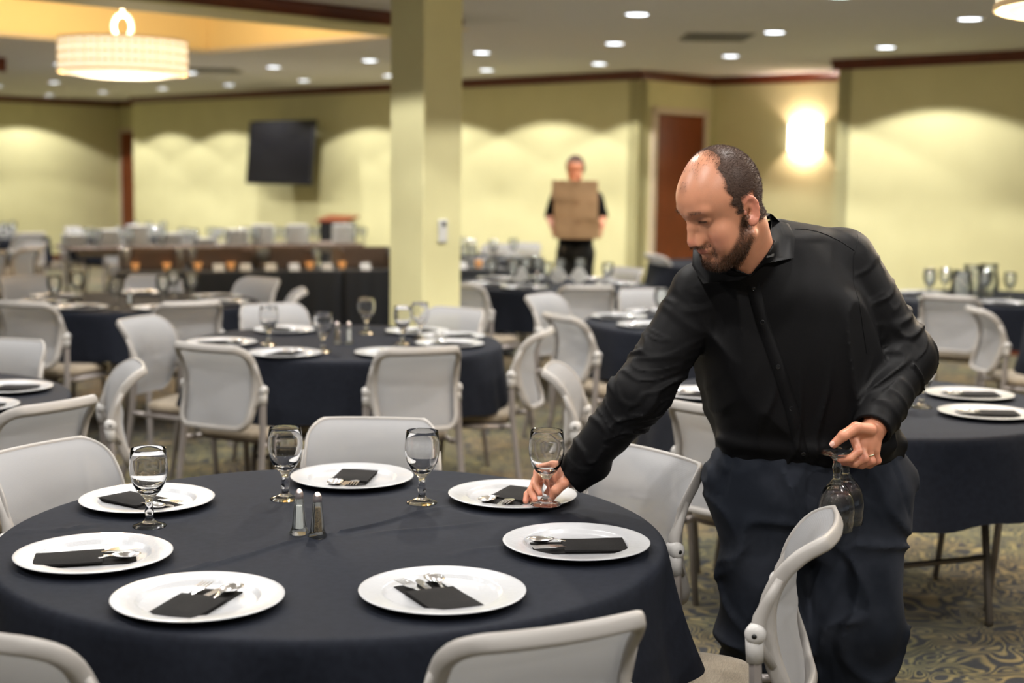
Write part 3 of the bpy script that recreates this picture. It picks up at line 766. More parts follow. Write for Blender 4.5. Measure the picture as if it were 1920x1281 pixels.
for k, ((x, y), (_, d)) in enumerate(zip(C1, N1)):
    setting(x, y, math.atan2(d[1], d[0]), 1, 'on the near table')
    g = SETS[1]
    nx = N1[k][0]; t = g['napkin'][-1]; ox, oy = nx[0]-t.location.x, nx[1]-t.location.y
    L = math.hypot(ox, oy); f = min(1, .022/L) if L else 0
    for q in ('napkin', 'fork', 'knife', 'spoon'):
        o = g[q][-1]; o.location.x += ox*f; o.location.y += oy*f
    g['plate'][-1]['label'] = 'white charger, '+names1[k]+' on the near table'
    g['napkin'][-1]['label'] = 'charcoal napkin pocket on the '+names1[k]
    for q, w in (('fork', 'steel fork'), ('knife', 'steel knife'), ('spoon', 'steel spoon')): g[q][-1]['label'] = w+' tucked in the napkin on the '+names1[k]
W1 = 'on the near table'
goblet(-.84, 3.245, W1, 'goblet at left of the near table before the far left plate')
goblet(-.57, 3.54, W1, 'goblet behind the salt shaker on the near table')
goblet(-.222, 3.52, W1, 'goblet right of the far centre plate on the near table')
HELD = goblet(.0885, 3.432, 'in the man\'s hands', 'goblet the man sets down beside the charger', z=.7765)

def shaker(x, y, pepper, where, lab, rz=.2):
    t = empty('pepper_shaker' if pepper else 'salt_shaker', (x, y, TZ), rz); tag(t, lab, 'shaker', 'salt and pepper shakers '+where)
    b = MB(); b.lathe([(.0215, 0), (.022, .004), (.0168, .016), (.0105, .080), (.0088, .084), (.0075, .0835), (.0085, .078), (.0128, .018), (.0128, .014), (.0008, .013)], 8); b.build('glass_body', M_shaker, t)
    top = .066 if not pepper else .070
    r = .0124+(.0082-.0124)*(top-.018)/.06
    b = MB(); b.lathe([(.0006, .0142), (.0120, .0142), (.0121, .0185), (r-.0006, top), (.0006, top+.001)], 8); b.build('pepper_grains' if pepper else 'salt_grains', M_pepper if pepper else M_salt, t)
    b = MB(); b.lathe([(.0102, .0835), (.0105, .0845), (.0098, .087), (.0103, .0885), (.0098, .0905), (.0098, .094), (.0078, .100), (.0045, .1045), (.0006, .106)], 20); b.build('metal_cap', M_steelw, t, smooth=True)
    return t
shaker(-.483, 3.195, False, 'on the near table', 'salt shaker with white salt and metal cap on the near table')
shaker(-.437, 3.165, True, 'on the near table', 'pepper shaker with brown pepper and metal cap on the near table', .35)
shaker(-.845, 6.83, True, 'on the middle table', 'small pepper shaker at the centre of the middle table')
shaker(-.79, 6.84, False, 'on the middle table', 'small salt shaker at the centre of the middle table')
shaker(-2.33, 8.62, False, 'on the brown-lit table', 'salt shaker at the centre of the brown-lit table before the buffet')
shaker(.18, 10.6, False, 'before the carrying person', 'salt shaker on the table before the carrying person')

P2 = {2: [(-1.38, 6.72), (-1.02, 6.35), (-.30, 6.80), (-.55, 6.42), (-1.17, 7.30), (-.50, 7.30), (-.30, 7.12)],
      3: [(.72, 5.33), (1.655, 4.99), (1.665, 5.38), (.98, 4.82), (1.1, 5.78), (1.5, 5.75)],
      4: [(-1.88, 5.24), (-1.86, 4.82), (-2.2, 5.5), (-2.1, 4.5)],
      5: [(-2.92, 9.05), (-2.55, 8.34), (-2.08, 8.36), (-1.92, 9.2), (-2.45, 9.4), (-1.80, 8.8), (-2.88, 8.62)],
      6: [(.62, 8.22), (.74, 7.78), (.85, 8.55), (1.15, 7.52), (1.3, 8.6)],
      7: [(-.20, 10.5), (.08, 10.25), (.55, 10.27), (.78, 10.7), (-.12, 11.1), (.3, 11.3), (.65, 11.15)],
      8: [(-.3, 13.48), (-.75, 13.55), (.05, 13.9), (-.95, 14.1), (-.1, 14.4)],
      9: [(2.95, 9.75), (3.3, 9.55), (3.7, 9.6), (2.95, 10.3), (3.9, 10.1)],
      10: [(3.35, 7.85), (3.3, 8.4)],
      11: [(-4.8, 13.0), (-5.2, 12.65), (-4.9, 13.5), (-5.6, 12.9)], 12: [(-5.7, 16.3), (-6.1, 16.1), (-5.8, 16.9)], 13: [(-4.1, 17.2), (-4.5, 16.9), (-4.2, 17.7), (-4.9, 17.0)]}
TC = {2: T2, 3: T3, 4: T4, 5: T5, 6: T6, 7: T7, 8: T8, 9: T9, 10: T10, 11: T11, 12: T12, 13: T13}
for k, lst in P2.items():
    for (x, y) in lst:
        dx, dy = TC[k][0]-x, TC[k][1]-y; L = math.hypot(dx, dy); m = .62
        if L > m or L < .5: x, y = TC[k][0]-dx/L*min(max(L, .5), m), TC[k][1]-dy/L*min(max(L, .5), m)
        a = math.atan2(dy, dx)+random.choice([PI, 0])*(k != 2)+random.uniform(-.3, .3)
        if k == 3: a = PI+random.uniform(-.1, .2)
        if k == 4: a = PI+random.uniform(-.1, .1)
        setting(x, y, a, k, WT[k], full=k in (2, 3, 4, 5, 6, 7))
for k, g in SETS.items():
    if k == 1: continue
    for q, d in (('plate', 'white charger'), ('napkin', 'charcoal napkin'), ('fork', 'fork'), ('spoon', 'spoon'), ('knife', 'knife')):
        if g[q]: label_lr(g[q], d, WT[k].replace(', before the carrying person', ''))
GB = {2: [(-1.16, 6.74), (-.87, 6.50), (-.75, 7.28), (-.53, 6.84), (-.46, 7.05)], 3: [(1.50, 5.14), (1.22, 5.6)],
      5: [(-2.73, 8.45), (-2.70, 8.80), (-2.35, 8.40), (-2.02, 8.92), (-2.12, 8.60), (-2.2, 9.2)],
      6: [(.85, 8.1), (1.0, 8.4)], 7: [(-.16, 10.75), (.0, 10.55), (.36, 10.9), (.52, 11.0), (.12, 11.1), (.25, 10.45), (.7, 10.5), (.02, 10.95), (.1, 10.98), (.2, 11.05)],
      8: [(-.6, 13.7), (-.4, 13.8), (-.2, 13.9), (-.75, 13.95), (-.5, 14.2), (.0, 14.15)], 9: [(2.95, 10.05), (3.1, 9.9), (3.2, 10.1), (3.3, 9.95), (3.4, 10.2), (3.5, 10.0), (3.15, 10.35), (3.02, 10.3)],
      11: [(-5.0, 13.2), (-5.15, 13.0), (-5.3, 13.3), (-4.85, 13.3)], 12: [(-5.9, 16.5), (-6.1, 16.4), (-5.9, 16.8)], 13: [(-4.4, 17.2), (-4.6, 17.3), (-4.3, 17.5)]}
for k, lst in GB.items():
    gl = [goblet(x, y, WT[k], '', far=k not in (2, 3), low=k not in (2, 3)) for x, y in lst]
    label_lr(gl, 'clear goblet', WT[k])

# ------------------------------------------------------------ buffet, glass racks, plate stacks
def rect_table(x0, y0, ang, L, name_label, skirt=True, depth=.76):
    cx, cy = x0+math.cos(ang)*L/2-math.sin(ang)*depth/2, y0+math.sin(ang)*L/2+math.cos(ang)*depth/2
    t = empty('buffet_table', (cx, cy, 0), ang); tag(t, name_label, 'table', 'buffet tables')
    MB().box((0, 0, .735), (L, depth, .03), bev=.006).build('tabletop', M_woodtable, t)
    for sx in (-1, 1):
        for sy in (-1, 1):
            b = MB(); b.tube([(sx*(L/2-.12), sy*(depth/2-.07), .72), (sx*(L/2-.12), sy*(depth/2-.07), .002)], .014, 8); b.build('leg', M_tableleg, t, smooth=True)
    MB().box((0, -depth/2+.03, .69), (L-.1, .02, .06)).build('apron', M_tableleg, t)
    if skirt:
        b = MB(); vs = []; fs = []; n = 120; per = 2*(L+depth)
        def pt(s, off):
            s %= per
            if s < L: return (-L/2+s, -depth/2-off)
            s -= L
            if s < depth: return (L/2+off, -depth/2+s)
            s -= depth
            if s < L: return (L/2-s, depth/2+off)
            s -= L; return (-L/2-off, depth/2-s)
        for z, o in ((.757, -.01), (.757, .004), (.745, .012), (.4, .02), (.02, .028)):
            for i in range(n):
                s = per*i/n; w = .012*math.sin(i*1.9)+.006*math.sin(i*.7); x, y = pt(s, o+(w if z < .7 else 0)); vs.append((x, y, z))
        for j in range(4):
            for i in range(n): fs.append((j*n+i, j*n+(i+1) % n, (j+1)*n+(i+1) % n, (j+1)*n+i))
        fs.append(tuple(range(n)))
        o = b.add(vs, fs).build('table_skirt', M_blackcloth, None, (cx, cy, 0), ang, angle=60)
        tag(o, 'black floor length cloth on the '+name_label, 'tablecloth', 'black buffet cloths')
    return Matrix.Translation((cx, cy, 0)) @ Matrix.Rotation(ang, 4, 'Z')
a19 = R_(19)
MA = rect_table(-3.16, 11.30, a19, 1.83, 'left long buffet table before the television wall')
MBf = rect_table(-1.42, 11.90, a19, 1.5, 'right long buffet table just left of the column')
a32 = R_(32)
MC = rect_table(-4.55, 14.70, a32, 1.65, 'bare wooden table left, behind the buffet', skirt=False)
MD = rect_table(-3.12, 15.59, a32, 1.65, 'bare wooden table right, behind the buffet', skirt=False)
cards = []; vot = []; racks = []; gl = []; stacks = []; pit = []
CARD = None
for M_, xs in ((MA, (-.1, .12, .33, .52, .80)), (MBf, (-.55, -.12, .3))):
    for x in xs:
        p = M_ @ Vector((x, -.31, .7575)); b = MB()
        b.add([(-.045, -.025, 0), (.045, -.025, 0), (.045, 0, .06), (-.045, 0, .06), (-.045, .025, 0), (.045, .025, 0), (-.045, -.024, 0), (.045, -.024, 0), (.045, 0, .0585), (-.045, 0, .0585), (-.045, .024, 0), (.045, .024, 0)],
              [(0, 1, 2, 3), (3, 2, 5, 4), (6, 9, 8, 7), (9, 10, 11, 8), (0, 6, 7, 1), (4, 5, 11, 10), (0, 3, 9, 6), (3, 4, 10, 9), (1, 7, 8, 2), (2, 8, 11, 5)])
        cards.append(tag(b.build('tent_card', M_white, None, p, a19+random.uniform(-.3, .3)), '', 'card', 'tent cards on the buffet'))
label_lr(cards, 'white folded tent card', 'on the black buffet')
for M_, xs in ((MA, (-.75, -.5, -.25, .02, .68)), (MBf, (-.72, .0, .5))):
    for x in xs:
        p = M_ @ Vector((x, -.18, .7575)); b = MB(); b.lathe([(.025, 0), (.034, .055), (.034, .06), (.030, .058), (.022, .006), (.001, .006)], 16)
        vot.append(tag(b.build('votive_holder', M_amber, None, p, smooth=True), '', 'candle holder', 'amber votives on the buffet'))
label_lr(vot, 'small amber votive holder', 'on the black buffet')
def rack(p, ang):
    t = empty('glass_rack', p, ang); b = MB(); w = .49
    for s in (-1, 1): b.box((s*w/2, 0, .09), (.014, w, .14)); b.box((0, s*w/2, .09), (w, .014, .14))
    b.box((0, 0, .012), (w, w, .014)); b.build('rack_frame', M_woodtable, t)
    b = MB()
    for k in range(1, 5): b.box((-w/2+w*k/5, 0, .07), (.006, w, .09)); b.box((0, -w/2+w*k/5, .07), (w, .006, .09))
    b.build('rack_divider', M_tableleg, t); tag(t, '', 'glass rack', 'glass racks on the buffet'); racks.append(t)
for M_, xs in ((MA, (-.6, -.05, .5)), (MBf, (-.45, .1))):
    for x in xs: rack(M_ @ Vector((x, .10, .7575)), a19)
label_lr(racks, 'brown open glass rack', 'at the back of the buffet')
for M_, xs in ((MA, (-.82, -.4, -.3, .26, .3, .72)), (MBf, (-.3, -.2, -.08, .25, .35, .42))):
    for x in xs:
        p = M_ @ Vector((x, random.uniform(-.27, -.2), .7575)); gl.append(goblet(p.x, p.y, 'on the buffet', '', z=.7575, far=True, low=True))
label_lr(gl, 'clear goblet', 'on the black buffet')
gl = []
STK = me_lathe('plate_stack', sum([[(.115, .012*k), (.132, .012*k+.007), (.132, .012*k+.009), (.118, .012*k+.0105)] for k in range(18)], [])+[(.001, .216)], 28, angle=30)
for M_, xs in ((MC, (-.7, -.35, 0.0, .35, .68)), (MD, (-.62, -.3, .1, .7))):
    for j, x in enumerate(xs):
        p = M_ @ Vector((x, random.uniform(-.12, .1), .7505))
        o = obj('plate_stack', STK, M_white, None, p); o.scale = (1, 1, random.choice((.35, .6, 1.0, .8))); stacks.append(tag(o, '', 'plates', 'stacks of white plates'))
        for q in range(3):
            p = M_ @ Vector((x+.17, -.25+.2*q, .7505)); gl.append(goblet(p.x, p.y, 'on the bare tables', '', z=.7505, far=True, low=True))
label_lr(stacks, 'tall stack of white plates', 'on the bare tables behind the buffet')
label_lr(gl, 'blurred clear goblet', 'on the bare tables behind the buffet')
# folded white napkin fans on the far tables, pitchers on the far right table
fans = []
for x, y, z in ((-5.1, 13.35, TZ), (-5.5, 13.3, TZ), (-6.25, 16.7, TZ), (-5.95, 16.9, TZ), (-4.7, 17.5, TZ), (-4.4, 17.7, TZ), (-4.75, 17.1, TZ), (-.2, 14.25, TZ), (-.55, 13.95, TZ), (.05, 10.72, TZ), (.34, 10.72, TZ), (.5, 10.72, TZ)):
    b = MB(); vs = []; fs = []; n = 17
    for rr, zz in ((.02, 0), (.05, .05), (.11, .16)):
        for k in range(n):
            a = PI*(.08+.84*k/(n-1)); o = .012*(1 if k % 2 else -1)*(rr/.11)
            vs.append((.6*rr*math.cos(a), o*.7, zz*.18+rr*math.sin(a)*.9))
    for j in range(2):
        for k in range(n-1): fs.append((j*n+k, j*n+k+1, (j+1)*n+k+1, (j+1)*n+k))
    m = len(vs); vs += [(x_, y_+.006, z_) for x_, y_, z_ in vs]; fs += [tuple(reversed([i+m for i in f])) for f in fs]
    for k in range(n-1): fs.append((k, k+m, k+1+m, k+1)); fs.append((2*n+k, 2*n+k+1, 2*n+k+1+m, 2*n+k+m))
    fans.append(tag(b.add(vs, fs).build('napkin_fan', M_white, None, (x, y, z), random.uniform(-.5, .5)), '', 'napkin', 'white napkin fans on far tables'))
label_lr(fans, 'white folded napkin fan', 'on the far tables')
for i, (x, y) in enumerate(((3.02, 9.55), (3.28, 10.15), (3.45, 10.3))):
    t = empty('water_pitcher', (x, y, TZ), i*1.3); b = MB(); b.lathe([(.055, 0), (.07, .02), (.075, .1), (.06, .17), (.055, .2), (.064, .225), (.061, .225), (.052, .2), (.057, .17), (.071, .1), (.066, .024), (.001, .012)], 24); b.build('jug', M_shaker, t, smooth=True)
    b = MB(); b.tube([(.056, 0, .19), (.10, 0, .19), (.115, 0, .14), (.10, 0, .07), (.073, 0, .06)], .007, 8); b.build('handle', M_shaker, t, smooth=True)
    tag(t, '', 'pitcher', 'pitchers on the far right table'); pit.append(t)
label_lr(pit, 'clear water pitcher', 'on the far right table by the wall')
print('tableware ok')

# ------------------------------------------------------------ people (implicit surfaces meshed with surface nets)
V3 = lambda *a: np.array(a, float)
def surface_nets(fn, lo, hi, h):
    lo = np.array(lo, float); hi = np.array(hi, float); n = np.ceil((hi-lo)/h).astype(int)+1
    xs = [lo[i]+h*np.arange(n[i]) for i in range(3)]
    D = np.empty(n, np.float32); step = max(1, int(400000/(n[1]*n[2])))
    for i in range(0, n[0], step):
        X, Y, Z = np.meshgrid(xs[0][i:i+step], xs[1], xs[2], indexing='ij')
        D[i:i+step] = fn(np.stack([X.ravel(), Y.ravel(), Z.ravel()], 1)).reshape(X.shape)
    D[0] = D[-1] = 1; D[:, 0] = D[:, -1] = 1; D[:, :, 0] = D[:, :, -1] = 1
    ins = D < 0
    c = [ins[a:n[0]-1+a, b:n[1]-1+b, d:n[2]-1+d] for a in (0, 1) for b in (0, 1) for d in (0, 1)]
    s = sum(x.astype(np.int8) for x in c); act = (s > 0) & (s < 8)
    idx = -np.ones(act.shape, np.int64); I = np.argwhere(act); idx[act] = np.arange(len(I))
    acc = np.zeros((len(I), 3)); cnt = np.zeros(len(I))
    for ax in range(3):
        for o1 in (0, 1):
            for o2 in (0, 1):
                off0 = [0, 0, 0]; o = [k for k in range(3) if k != ax]; off0[o[0]] = o1; off0[o[1]] = o2
                off1 = list(off0); off1[ax] = 1
                a = I+off0; b = I+off1; da = D[a[:, 0], a[:, 1], a[:, 2]]; db = D[b[:, 0], b[:, 1], b[:, 2]]
                m = (da < 0) != (db < 0); t = np.where(m, da/np.where(m, da-db, 1), 0)
                p = a.astype(float); p[:, ax] += t
                acc[m] += p[m]; cnt[m] += 1
    V = lo+h*(acc/cnt[:, None]); Q = []
    for ax in range(3):
        sl0 = [slice(1, n[k]-1) for k in range(3)]; sl1 = list(sl0); sl0[ax] = slice(0, n[ax]-1); sl1[ax] = slice(1, n[ax])
        a = ins[tuple(sl0)]; b = ins[tuple(sl1)]; e = np.argwhere(a != b); fl = a[tuple(e.T)]
        for k in range(3):
            if k != ax: e[:, k] += 1
        o = [k for k in range(3) if k != ax]; q = []
        for d1, d2 in ((0, 0), (1, 0), (1, 1), (0, 1)):
            g = e.copy(); g[:, o[0]] -= d1; g[:, o[1]] -= d2; q.append(idx[g[:, 0], g[:, 1], g[:, 2]])
        q = np.stack(q, 1); flip = fl if ax != 1 else ~fl
        q[~flip] = q[~flip][:, ::-1]; Q.append(q)
    Q = np.concatenate(Q); Q = Q[(Q >= 0).all(1)]
    return V, Q
def np_mesh(name, V, Q, smooth=True):
    me = bpy.data.meshes.new(name); me.vertices.add(len(V)); me.vertices.foreach_set('co', V.astype(np.float32).ravel())
    me.loops.add(Q.size); me.loops.foreach_set('vertex_index', Q.ravel().astype(np.int32)); me.polygons.add(len(Q))
    k = Q.shape[1]
    me.polygons.foreach_set('loop_start', (np.arange(len(Q))*k).astype(np.int32)); me.polygons.foreach_set('use_smooth', np.ones(len(Q), bool)*smooth)
    me.update(); me.validate(); return me
def smin(a, b, k): 
    h = np.clip(.5+.5*(b-a)/k, 0, 1); return b+(a-b)*h-k*h*(1-h)
def smax(a, b, k): return -smin(-a, -b, k)
def cone(P, a, b, r1, r2):
    a = np.array(a, float); b = np.array(b, float); d = b-a; t = np.clip(((P-a)@d)/(d@d), 0, 1)
    return np.linalg.norm(P-(a+t[:, None]*d), axis=1)-(r1+(r2-r1)*t)
def chain(P, pts, rs, k=.01):
    d = None
    for i in range(len(pts)-1):
        e = cone(P, pts[i], pts[i+1], rs[i], rs[i+1]); d = e if d is None else smin(d, e, k)
    return d
def ell(P, c, r):
    r = np.array(r, float); q = (P-np.array(c, float)); k0 = np.linalg.norm(q/r, axis=1); k1 = np.linalg.norm(q/(r*r), axis=1)
    return k0*(k0-1)/np.maximum(k1, 1e-9)
def ball(P, c, r): return np.linalg.norm(P-np.array(c, float), axis=1)-r
def ss(a, b, x): t = np.clip((x-a)/(b-a), 0, 1); return t*t*(3-2*t)
def snoise(P, sc, seed=0, n=7):
    rg = np.random.default_rng(seed); o = np.zeros(len(P))
    for _ in range(n):
        k = rg.normal(size=3)*sc; o += np.sin(P@k+rg.uniform(0, 6.28))
    return o/math.sqrt(n)
def rows_sdf(P, rows, e=2.3):
    rows = np.array(rows, float); z = P[:, 2]; zz = rows[:, 0]; ip = lambda j: _cr(zz, rows[:, j], np.clip(z, zz[0], zz[-1]))
    hw, hd = ip(3), ip(4); dx, dy = np.abs(P[:, 0]-ip(1))/hw, np.abs(P[:, 1]-ip(2))/hd
    d = ((dx**e+dy**e)**(1/e)-1)*np.minimum(hw, hd)
    return smax(d, np.maximum(zz[0]-z, z-zz[-1]), .02)

# ---- head in its own frame: f forward, s towards his left, t up
class Head:
    def __init__(s, O, yaw, pitch, roll=0, k=1.0):
        a, b = R_(yaw), R_(pitch); f0 = V3(-math.sin(a), -math.cos(a), 0); z = V3(0, 0, 1)
        s.f = math.cos(b)*f0-math.sin(b)*z; s.t = math.cos(b)*z+math.sin(b)*f0; s.s = V3(math.cos(a), -math.sin(a), 0)
        c, q = math.cos(R_(roll)), math.sin(R_(roll)); s.s, s.t = s.s*c+s.t*q, s.t*c-s.s*q
        s.O = np.array(O, float); s.k = k
    def loc(s, P): Q = (P-s.O)/s.k; return np.stack([Q@s.f, Q@s.s, Q@s.t], 1)
    def wld(s, f, q, t): return s.O+s.k*(f*s.f+q*s.s+t*s.t)
def head_d(L, detail=True):
    A = L.copy(); A[:, 1] = np.abs(L[:, 1])            # mirrored
    d = ell(L, (.020, 0, .048), (.096, .080, .102))
    d = smin(d, ell(L, (.058, 0, .052), (.070, .066, .062)), .02)
    d = smin(d, ell(L, (.048, 0, -.022), (.061, .063, .082)), .02)
    d = smin(d, ell(L, (.044, 0, -.064), (.055, .058, .044)), .02)
    d = smin(d, ball(A, (.090, .010, -.094), .021), .018)
    d = smin(d, cone(A, (.018, .060, -.056), (.078, .026, -.093), .016, .016), .02)   # jaw line
    d = smin(d, ell(A, (.078, .044, -.022), (.026, .022, .024)), .018)                 # cheekbone
    d = smin(d, ell(A, (.070, .042, -.052), (.030, .022, .030)), .02)
    d = smin(d, cone(A, (.117, .008, .038), (.103, .046, .042), .009, .008), .014)     # brow
    if detail:
        d = smax(d, -ell(A, (.127, .034, .020), (.017, .0185, .0120)), .012)           # socket
        d = smin(d, ell(A, (.0990, .033, .019), (.0135, .0165, .0122)), .002)          # lidded eye
        crease = cone(A, (.1130, .020, .0145), (.1080, .046, .016), .0020, .0012)
        d = smax(d, -crease, .002)
        d = smin(d, ell(A, (.103, .013, -.006), (.015, .012, .022)), .010)
        d = smin(d, chain(L, [(.115, 0, .030), (.122, 0, .004), (.132, 0, -.024)], [.0085, .0088, .0102], .006), .010)
        d = smin(d, ell(L, (.1295, 0, -.0325), (.0125, .0115, .0095)), .007)
        d = smin(d, ell(A, (.110, .012, -.028), (.016, .012, .014)), .010)
        d = smin(d, ell(A, (.119, .0135, -.0365), (.012, .0075, .0080)), .006)
        d = smax(d, -ell(A, (.124, .0065, -.0455), (.005, .003, .003)), .003)
        d = smax(d, -cone(A, (.113, .024, -.040), (.104, .031, -.058), .0010, .0016), .008)   # nasolabial fold
        d = smin(d, ell(L, (.104, 0, -.055), (.0165, .026, .016)), .012)                # muzzle
        d = smin(d, cone(A, (.1195, .004, -.0510), (.109, .022, -.0560), .0042, .0022), .005)
        d = smin(d, cone(A, (.1165, 0, -.0620), (.109, .018, -.0580), .0055, .0025), .005)
        d = smax(d, -cone(A, (.1225, 0, -.0561), (.109, .023, -.0569), .0010, .0010), .0025)
        d = smax(d, -ell(L, (.118, 0, -.0735), (.008, .018, .005)), .010)
    else:
        d = smin(d, cone(L, (.11, 0, .01), (.13, 0, -.03), .01, .013), .012)
        d = smax(d, -ball(A, (.12, .034, -.001), .014), .014)
    # ears
    c, q = math.cos(.22), math.sin(.22)
    e0 = (A[:, 0]-.010)*1.15; e2 = (A[:, 2]-.004)*1.12; x = c*e0+q*e2; y = -q*e0+c*e2; s0 = .0835-.42*np.minimum(x+.004, .02)+.0*y
    eg = np.sqrt((x/.0185)**2+((y+.002)/.0335)**2); rim = np.sqrt(((eg-1)*.019)**2+((A[:, 1]-s0)*.95)**2)-.0038
    rim = np.maximum(rim, .0*eg)-.0
    front = ss(.002, .016, x)*ss(.02, -.01, y)
    rim = rim+.004*front
    plate = np.maximum((eg-1)*.018, np.abs(A[:, 1]-(s0-.006))-.0032)
    anti = np.sqrt(((np.sqrt(((x+.001)/.0115)**2+((y-.002)/.0235)**2)-1)*.012)**2+(A[:, 1]-s0+.0025)**2)-.0026
    anti = anti+.005*ss(.0, .008, x)
    lobe = np.sqrt(((x-.001)/.0085)**2+((y+.031)/.0105)**2+((A[:, 1]-s0+.001)/.0048)**2)-1; lobe *= .005
    trag = np.linalg.norm(np.stack([x-.0155, A[:, 1]-.0775, y+.006], 1)*[1, 1, .7], axis=1)-.0050
    ear = smin(smin(smin(rim, plate, .003), anti, .003), smin(lobe, trag, .003), .004)
    conch = np.sqrt(((x-.004)/.009)**2+((y+.006)/.0125)**2+((A[:, 1]-s0-.001)/.010)**2)-1
    ear = smax(ear, -conch*.008, .003)
    return smin(d, ear, .004)
def hair_mask(L):
    f, s, t = L[:, 0], np.abs(L[:, 1]), L[:, 2]
    line = .050-.012*ss(.04, .0, t)      # how far forward hair reaches
    m = ss(.010, -.006, f-line+.004*np.sin(s*300+t*200))*(1-.8*ss(.005, .06, f)*ss(.062, .040, s)*ss(.07, .10, t))
    low = np.where(f > .026, .000, np.where(f > -.012, .036, -.042))
    m = m*ss(low-.004, low+.008, t)
    # island of thin hair on the front of the scalp
    isl = ss(.020, .006, np.sqrt((f-.108)**2+((s-.004)*1.0)**2+((t-.088)*.6)**2))*.5+.22*ss(.05, .08, t)*ss(.045, .02, s)*ss(.10, .08, f)
    return np.clip(np.maximum(m, isl), 0, 1)
def beard_mask(L):
    f, s, t = L[:, 0], np.abs(L[:, 1]), L[:, 2]
    top = np.interp(f, [.0, .02, .035, .05, .065, .085, .10, .13], [.0, .010, -.004, -.034, -.046, -.066, -.078, -.078])
    jaw = ss(.006, -.016, t-top)*ss(.010, .026, f+.25*np.minimum(0, t+.04))*ss(.0800, .0770, s)*ss(-.150, -.130, t)
    mus = ss(.004, -.001, np.abs(t+.0430)-.0055)*ss(.095, .104, f)*ss(.034, .024, s)*.6
    con = ss(.009, .003, np.abs(s-.030))*ss(-.046, -.056, t)*ss(.085, .095, f)*.55
    lip = ss(.014, .009, np.sqrt(((t+.0575)*1.0)**2+(s*.45)**2))*ss(.1, .105, f)
    return np.clip(np.maximum(np.maximum(jaw, mus), con)*(1-lip), 0, 1)
def hand_d(P, wr, palm, fingers, thumb, rf=.0094, side=None):
    d = None
    W = V3(*wr); mcps = [V3(*f[0]) for f in fingers]
    for m, r in zip(mcps, (.0145, .0148, .0142, .013)):
        e = cone(P, W+(m-W)*.18, m-(m-W)*.05, .0165, r); d = e if d is None else smin(d, e, .010)
    d = smin(d, ball(P, palm, .020), .014)
    for f, k in zip(fingers, (1.0, 1.03, .98, .88)):
        e = chain(P, f, [rf*1.16*k, rf*1.04*k, rf*.95*k, rf*.80*k], .0025)
        e = smin(e, ball(P, f[1], rf*1.10*k), .002)
        d = smin(d, e, .0035)
    e = chain(P, thumb, [.0150, .0138, .0125, .0098], .004); d = smin(d, e, .011)
    return d
def skin_material(name, base, beardc, red=(.62, .22, .15)):
    m = mat(name, base, .40, spec=.5, sss=.12)
    at = nd(m, 'ShaderNodeAttribute'); at.attribute_name = 'tint'; sp = nd(m, 'ShaderNodeSeparateColor'); lk(m, at.outputs[0], sp.inputs[0])
    tc = nd(m, 'ShaderNodeTexCoord'); n = nd(m, 'ShaderNodeTexNoise'); n.inputs['Scale'].default_value = 28; n.inputs['Detail'].default_value = 5; lk(m, tc.outputs['Object'], n.inputs[0])
    r = nd(m, 'ShaderNodeValToRGB'); r.color_ramp.elements[0].position = .35; r.color_ramp.elements[1].position = .65
    r.color_ramp.elements[0].color = (*[c*.93 for c in base], 1); r.color_ramp.elements[1].color = (base[0]*1.05, base[1]*1.03, base[2]*1.03, 1); lk(m, n.outputs[0], r.inputs[0])
    m1 = nd(m, 'ShaderNodeMix', data_type='RGBA'); lk(m, sp.outputs[2], m1.inputs[0]); lk(m, r.outputs[0], m1.inputs[6]); m1.inputs[7].default_value = (*red, 1)
    n2 = nd(m, 'ShaderNodeTexNoise'); n2.inputs['Scale'].default_value = 900; n2.inputs['Detail'].default_value = 2; lk(m, tc.outputs['Object'], n2.inputs[0])
    mr = nd(m, 'ShaderNodeMapRange'); mr.inputs[1].default_value = .35; mr.inputs[2].default_value = .65; mr.inputs[3].default_value = .55; mr.inputs[4].default_value = 1.0; lk(m, n2.outputs[0], mr.inputs[0])
    mu = nd(m, 'ShaderNodeMath', operation='MULTIPLY'); lk(m, sp.outputs[0], mu.inputs[0]); lk(m, mr.outputs[0], mu.inputs[1])
    m2 = nd(m, 'ShaderNodeMix', data_type='RGBA'); lk(m, mu.outputs[0], m2.inputs[0]); lk(m, m1.outputs[2], m2.inputs[6]); m2.inputs[7].default_value = (*beardc, 1)
    lk(m, m2.outputs[2], P(m).inputs['Base Color']); n3 = nd(m, 'ShaderNodeTexNoise'); n3.inputs['Scale'].default_value = 420; n3.inputs['Detail'].default_value = 4; lk(m, tc.outputs['Object'], n3.inputs[0]); bump(m, n3.outputs[0], .25, .0008)
    return m
def set_tint(me, T):
    a = me.color_attributes.new('tint', 'FLOAT_COLOR', 'POINT'); a.data.foreach_set('color', np.concatenate([T, np.ones((len(T), 1))], 1).astype(np.float32).ravel())
